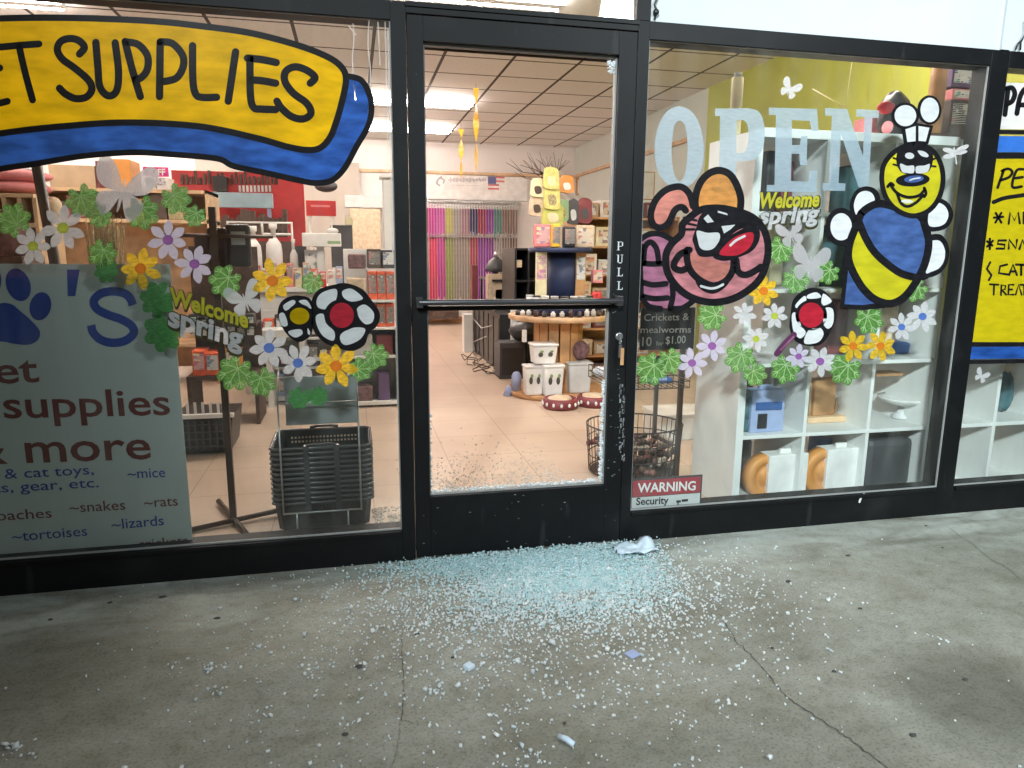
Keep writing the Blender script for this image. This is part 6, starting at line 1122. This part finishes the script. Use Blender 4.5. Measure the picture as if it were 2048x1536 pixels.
wn = thing('warning_sign', 'red and white WARNING Security sign in the lower corner of the bee window', 'sign', at(1330, 1020, .025)); p0, p1 = at(1262, 960, .025), at(1400, 1026, .025); zr = at(1330, 989, .025).z; B(p0.x, p1.x, .022, .026, p1.z-.02, p0.z+.004).build('plate', 'charcoal', wn); B(p0.x+.008, p1.x-.008, .0205, .0215, zr, p0.z-.004).build('red_header', 'warn_red' if 'warn_red' in MATS else mat('warn_red', (.34, .035, .05), .5), wn); B(p0.x+.006, p1.x-.008, .0205, .0215, p1.z-.02, zr-.003).build('lower_panel', 'ltgrey', wn)
text_mb('WARNING', 1275, 985, 1391, 980, 18, .0195, None, 0, .02).build('lettering', 'chalk', wn); text_mb('Security', 1272, 1010, 1337, 1007, 14, .0195, None, 0, .025).build('lettering', 'slate', wn); mb = MB(); q = at(1360, 1003, .0195); mb.box(q.x-.018, q.x+.004, .0190, .0195, q.z-.004, q.z+.006).box(q.x+.008, q.x+.038, .0190, .0195, q.z-.002, q.z+.009).box(q.x-.012, q.x-.006, .0190, .0195, q.z-.014, q.z-.004); mb.build('camera_symbol', 'slate', wn)
# ================================================================== broken glass and litter on the pavement
def crumb_mat(name, c0, c1, tr):
    m, t, b = nodes(name); g = t.nodes.new('ShaderNodeNewGeometry'); r = t.nodes.new('ShaderNodeValToRGB'); r.color_ramp.elements[0].color = (*c0, 1); r.color_ramp.elements[1].color = (*c1, 1)
    t.links.new(g.outputs['Random Per Island'], r.inputs[0]); t.links.new(r.outputs[0], b.inputs['Base Color']); b.inputs['Roughness'].default_value = .08; b.inputs['Specular IOR Level'].default_value = .8
    tp_ = t.nodes.new('ShaderNodeBsdfTransparent'); tp_.inputs[0].default_value = (.93, .98, .98, 1); mx_ = t.nodes.new('ShaderNodeMixShader'); mx_.inputs[0].default_value = tr; tl_ = t.nodes.new('ShaderNodeBsdfTranslucent'); t.links.new(r.outputs[0], tl_.inputs[0]); m0_ = t.nodes.new('ShaderNodeMixShader'); m0_.inputs[0].default_value = .62 if 'warm' in name else .14; t.links.new(b.outputs[0], m0_.inputs[1]); t.links.new(tl_.outputs[0], m0_.inputs[2]); t.links.new(m0_.outputs[0], mx_.inputs[1]); t.links.new(tp_.outputs[0], mx_.inputs[2]); t.links.new(mx_.outputs[0], t.nodes['Material Output'].inputs[0])
    MATS[name] = m
crumb_mat('crumb_white', (.72, .80, .83), (.98, 1, 1), .12); crumb_mat('crumb_aqua', (.50, .82, .86), (.90, .99, 1), .14); crumb_mat('crumb_warm', (.80, .76, .72), (.98, .97, .96), .45)
CUBE = np.array([(-1, -1, -1), (1, -1, -1), (1, 1, -1), (-1, 1, -1), (-1, -1, 1), (1, -1, 1), (1, 1, 1), (-1, 1, 1)], float)*.5
CF = np.array([(3, 2, 1, 0), (4, 5, 6, 7), (0, 1, 5, 4), (1, 2, 6, 5), (2, 3, 7, 6), (3, 0, 4, 7)])
def crumbs(name, P, size, m, label, seed):
    g = np.random.default_rng(seed); n = len(P); s = size[:, None]*g.uniform(.55, 1.35, (n, 3)); s[:, 2] *= .75
    V = CUBE[None]*s[:, None, :]*g.uniform(.6, 1.25, (n, 8, 3)); a = g.uniform(0, 6.283, n); b = g.uniform(-.9, .9, n)
    ca, sa, cb, sb = np.cos(a)[:, None], np.sin(a)[:, None], np.cos(b)[:, None], np.sin(b)[:, None]
    x, y, z = V[..., 0], V[..., 1], V[..., 2]; y, z = y*cb-z*sb, y*sb+z*cb; x, y = x*ca-y*sa, x*sa+y*ca
    z = z-z.min(axis=1, keepdims=True); V = np.stack([x, y, z], -1)+P[:, None, :]
    F = (CF[None]+np.arange(n)[:, None, None]*8).reshape(-1, 4)
    me = bpy.data.meshes.new(name); me.vertices.add(n*8); me.vertices.foreach_set('co', V.ravel()); me.loops.add(F.size); me.loops.foreach_set('vertex_index', F.ravel().astype(np.int32)); me.polygons.add(len(F)); me.polygons.foreach_set('loop_start', np.arange(0, F.size, 4, dtype=np.int32)); me.update(calc_edges=True); me.validate()
    me.materials.append(MATS[m]); o = bpy.data.objects.new(name, me); COL.objects.link(o); return tag(o, label, 'broken glass', None, 'stuff')
G = np.random.default_rng(11)
def pool(n, cx, cy, sx, sy, zmax, ymax=-.016):
    X = G.normal(cx, sx, n*2); Y = G.normal(cy, sy, n*2); k = Y < ymax; X, Y = X[k][:n], Y[k][:n]; return np.stack([X, Y, G.uniform(0, 1, len(X))**2*zmax], -1)
core = np.concatenate([pool(4600, .46, -.12, .26, .10, .018), pool(8600, .50, -.29, .21, .14, .012), pool(1300, .10, -.08, .16, .05, .010)])
core = core[(core[:, 0] < 1.0+.2*core[:, 1])]; bare = onz(1150, 1195)
core = core[(((core[:, 0]-bare.x)/.085)**2+((core[:, 1]-bare.y)/.045)**2 > 1) | (G.random(len(core)) < .12)]
crumbs('shattered_glass', core, G.uniform(.003, .0075, len(core)), 'crumb_aqua', 'thick aqua drift of shattered safety glass under the smashed door', 1)
halo = np.concatenate([pool(5200, .46, -.36, .31, .18, .002), pool(1100, .28, -.50, .36, .26, .001), pool(420, .55, -.62, .38, .20, .001), pool(420, -.25, -.35, .32, .30, .001), pool(260, .1, -1.0, .5, .3, .001), pool(200, .0, -1.2, .9, .5, .0), pool(160, .95, -.6, .3, .3, .0)])
# crumbs gathered into little clusters
cl = []
for _ in range(46):
    c = np.array([G.normal(.15, .55), G.uniform(-1.25, -.45), 0]); k = G.integers(4, 14); cl.append(c+np.stack([G.normal(0, .022, k), G.normal(0, .022, k), np.zeros(k)], -1))
halo = np.concatenate([halo]+cl); halo = halo[halo[:, 1] < -.016]
crumbs('glass_crumbs', halo, G.uniform(.0028, .0080, len(halo))*np.where(G.random(len(halo)) < .05, 1.7, 1.0)*np.where(G.random(len(halo)) < .003, 1.8, 1.0), 'crumb_white', 'clear glass crumbs scattered across the pavement', 2)
ins = np.stack([G.uniform(-.06, .86, 6500), .10+np.abs(G.normal(0, .52, 6500)), np.zeros(6500)], -1); ins2 = np.stack([G.uniform(-.22, -.06, 600), G.uniform(.1, .62, 600), np.zeros(600)], -1)
ins = np.concatenate([ins, ins2]); crumbs('indoor_glass_crumbs', ins, G.uniform(.003, .009, len(ins)), 'crumb_warm', 'glass crumbs lying on the shop floor just inside the door', 3)
# fragments still held in the door's glazing channel
ed = [(x, .012, z) for x, z in zip(G.uniform(.725, .739, 260), G.uniform(.28, .72, 260))]+[(x, .012, .274+abs(h)) for x, h in zip(G.uniform(.01, .735, 300), G.normal(0, .006, 300))]+[(G.uniform(.71, .739), .012, 1.96-abs(G.normal(0, .025))) for _ in range(50)]+[(G.uniform(.006, .011), .012, G.uniform(.28, .6)) for _ in range(40)]
fo_ = crumbs('glass_fragments', np.array(ed), G.uniform(.004, .010, len(ed)), 'crumb_white', None, 4)
for k_ in ('category', ): del fo_[k_]
fo_.data.transform(Matrix.Translation(-WL[dr])); fo_.parent = dr
def litter(name, u, v, r, m, label, cat, sx=1.0, h=.5, grp=None, seed=0):
    r *= .68; p = onz(u, v); return tag(MB().blob((p.x, p.y, r*h*.8), r*sx, r, r*h, 0, 9, 6, .22, seed).build(name, m), label, cat, grp)
mat('grit', (.07, .065, .06), .9, 0, .4, 60); mat('leaf_dry', (.10, .07, .04), .8, 0, .4, 40)
for i, (u, v, r, s, lab) in enumerate([(718, 1335, .013, 1.3, 'dark stone on the pavement left of the cracked seam'), (690, 1470, .009, 1.4, 'dark chip alone at the lower left of the pavement'), (1129, 1448, .008, .8, 'dark speck above the white plastic strip'), (1576, 1164, .011, 1.6, 'black pebble right of the glass drift'), (1544, 1297, .008, 1.1, 'dark pebble beside the long crack'), (1262, 1252, .008, 1.2, 'dark chip at the lower right edge of the glass drift'), (1090, 1262, .006, 1.0, 'tiny dark pebble below the glass drift'), (1668, 1344, .008, 1.3, 'dark pebble right of the long crack'), (1720, 1218, .008, 1.5, 'dark chip in the middle of the right pavement'), (1696, 1112, .008, 2.0, 'dark twig chip near the bee window base'), (1826, 1472, .010, 1.4, 'dark clump at the lower right of the pavement'), (834, 1270, .009, 1.3, 'dark stone at the top of the short crack'),
        (220, 1206, .008, 1.6, 'dark chip near the left window base'), (325, 1195, .010, 2.0, 'dark leaf chip below the sign window'), (101, 1240, .008, 1.4, 'dark chip at the far left of the pavement'), (1852, 1052, .007, 1.5, 'dark chip below the right window post'), (1885, 1096, .007, 1.2, 'dark speck right of the window post foot'), (1930, 1360, .008, 1.8, 'dark chip at the right edge of the pavement'), (905, 1316, .007, 1.3, 'dark chip under the left half of the glass drift'), (435, 1237, .008, 2.2, 'flat dark chip on the left pavement')]):
    litter('pebble', u, v, r, 'grit', lab, 'pebble', s, .55, 'dark bits lying on the pavement', i)
p = onz(1268, 1108); pa = MB(); rr = random.Random(9)
n_ = 9; vs = []
for i in range(n_):
    for j in range(n_): vs.append((p.x-.085+.17*i/(n_-1), p.y-.055+.10*j/(n_-1), .022+.02*rr.random()+(.02 if i > 5 and j > 3 else 0)))
pa.add(vs, [(i*n_+j, (i+1)*n_+j, (i+1)*n_+j+1, i*n_+j+1) for i in range(n_-1) for j in range(n_-1)], 0, True); mat('paper', (.62, .74, .84), .8, 0, .12, 30); po_ = pa.build('crumpled_paper', 'paper'); sd = po_.modifiers.new('thickness', 'SOLIDIFY'); sd.thickness = .002; tag(po_, 'crumpled pale blue paper on the right edge of the glass drift', 'paper')
a, b2_ = onz(1118, 1478), onz(1148, 1494); st_ = MB().tube([(a.x, a.y, .008), ((a.x+b2_.x)/2, (a.y+b2_.y)/2-.004, .014), (b2_.x, b2_.y, .007)], .008, 6); tag(st_.build('plastic_strip', 'paper'), 'white plastic strip lying at the bottom of the pavement', 'litter')
a = onz(1265, 1310); tag(MB().box(a.x-.02, a.x+.02, a.y-.018, a.y+.018, .001, .006, 0, .4).build('blue_shard', 'dusty_blue', None, .002), 'flat blue grey shard below the glass drift', 'shard')
a = onz(938, 1337); tag(MB().box(a.x-.014, a.x+.014, a.y-.014, a.y+.014, .001, .014, 0, .6).build('glass_chunk', 'paper', None, .003), 'pale chunky piece of glass alone below the drift', 'shard')
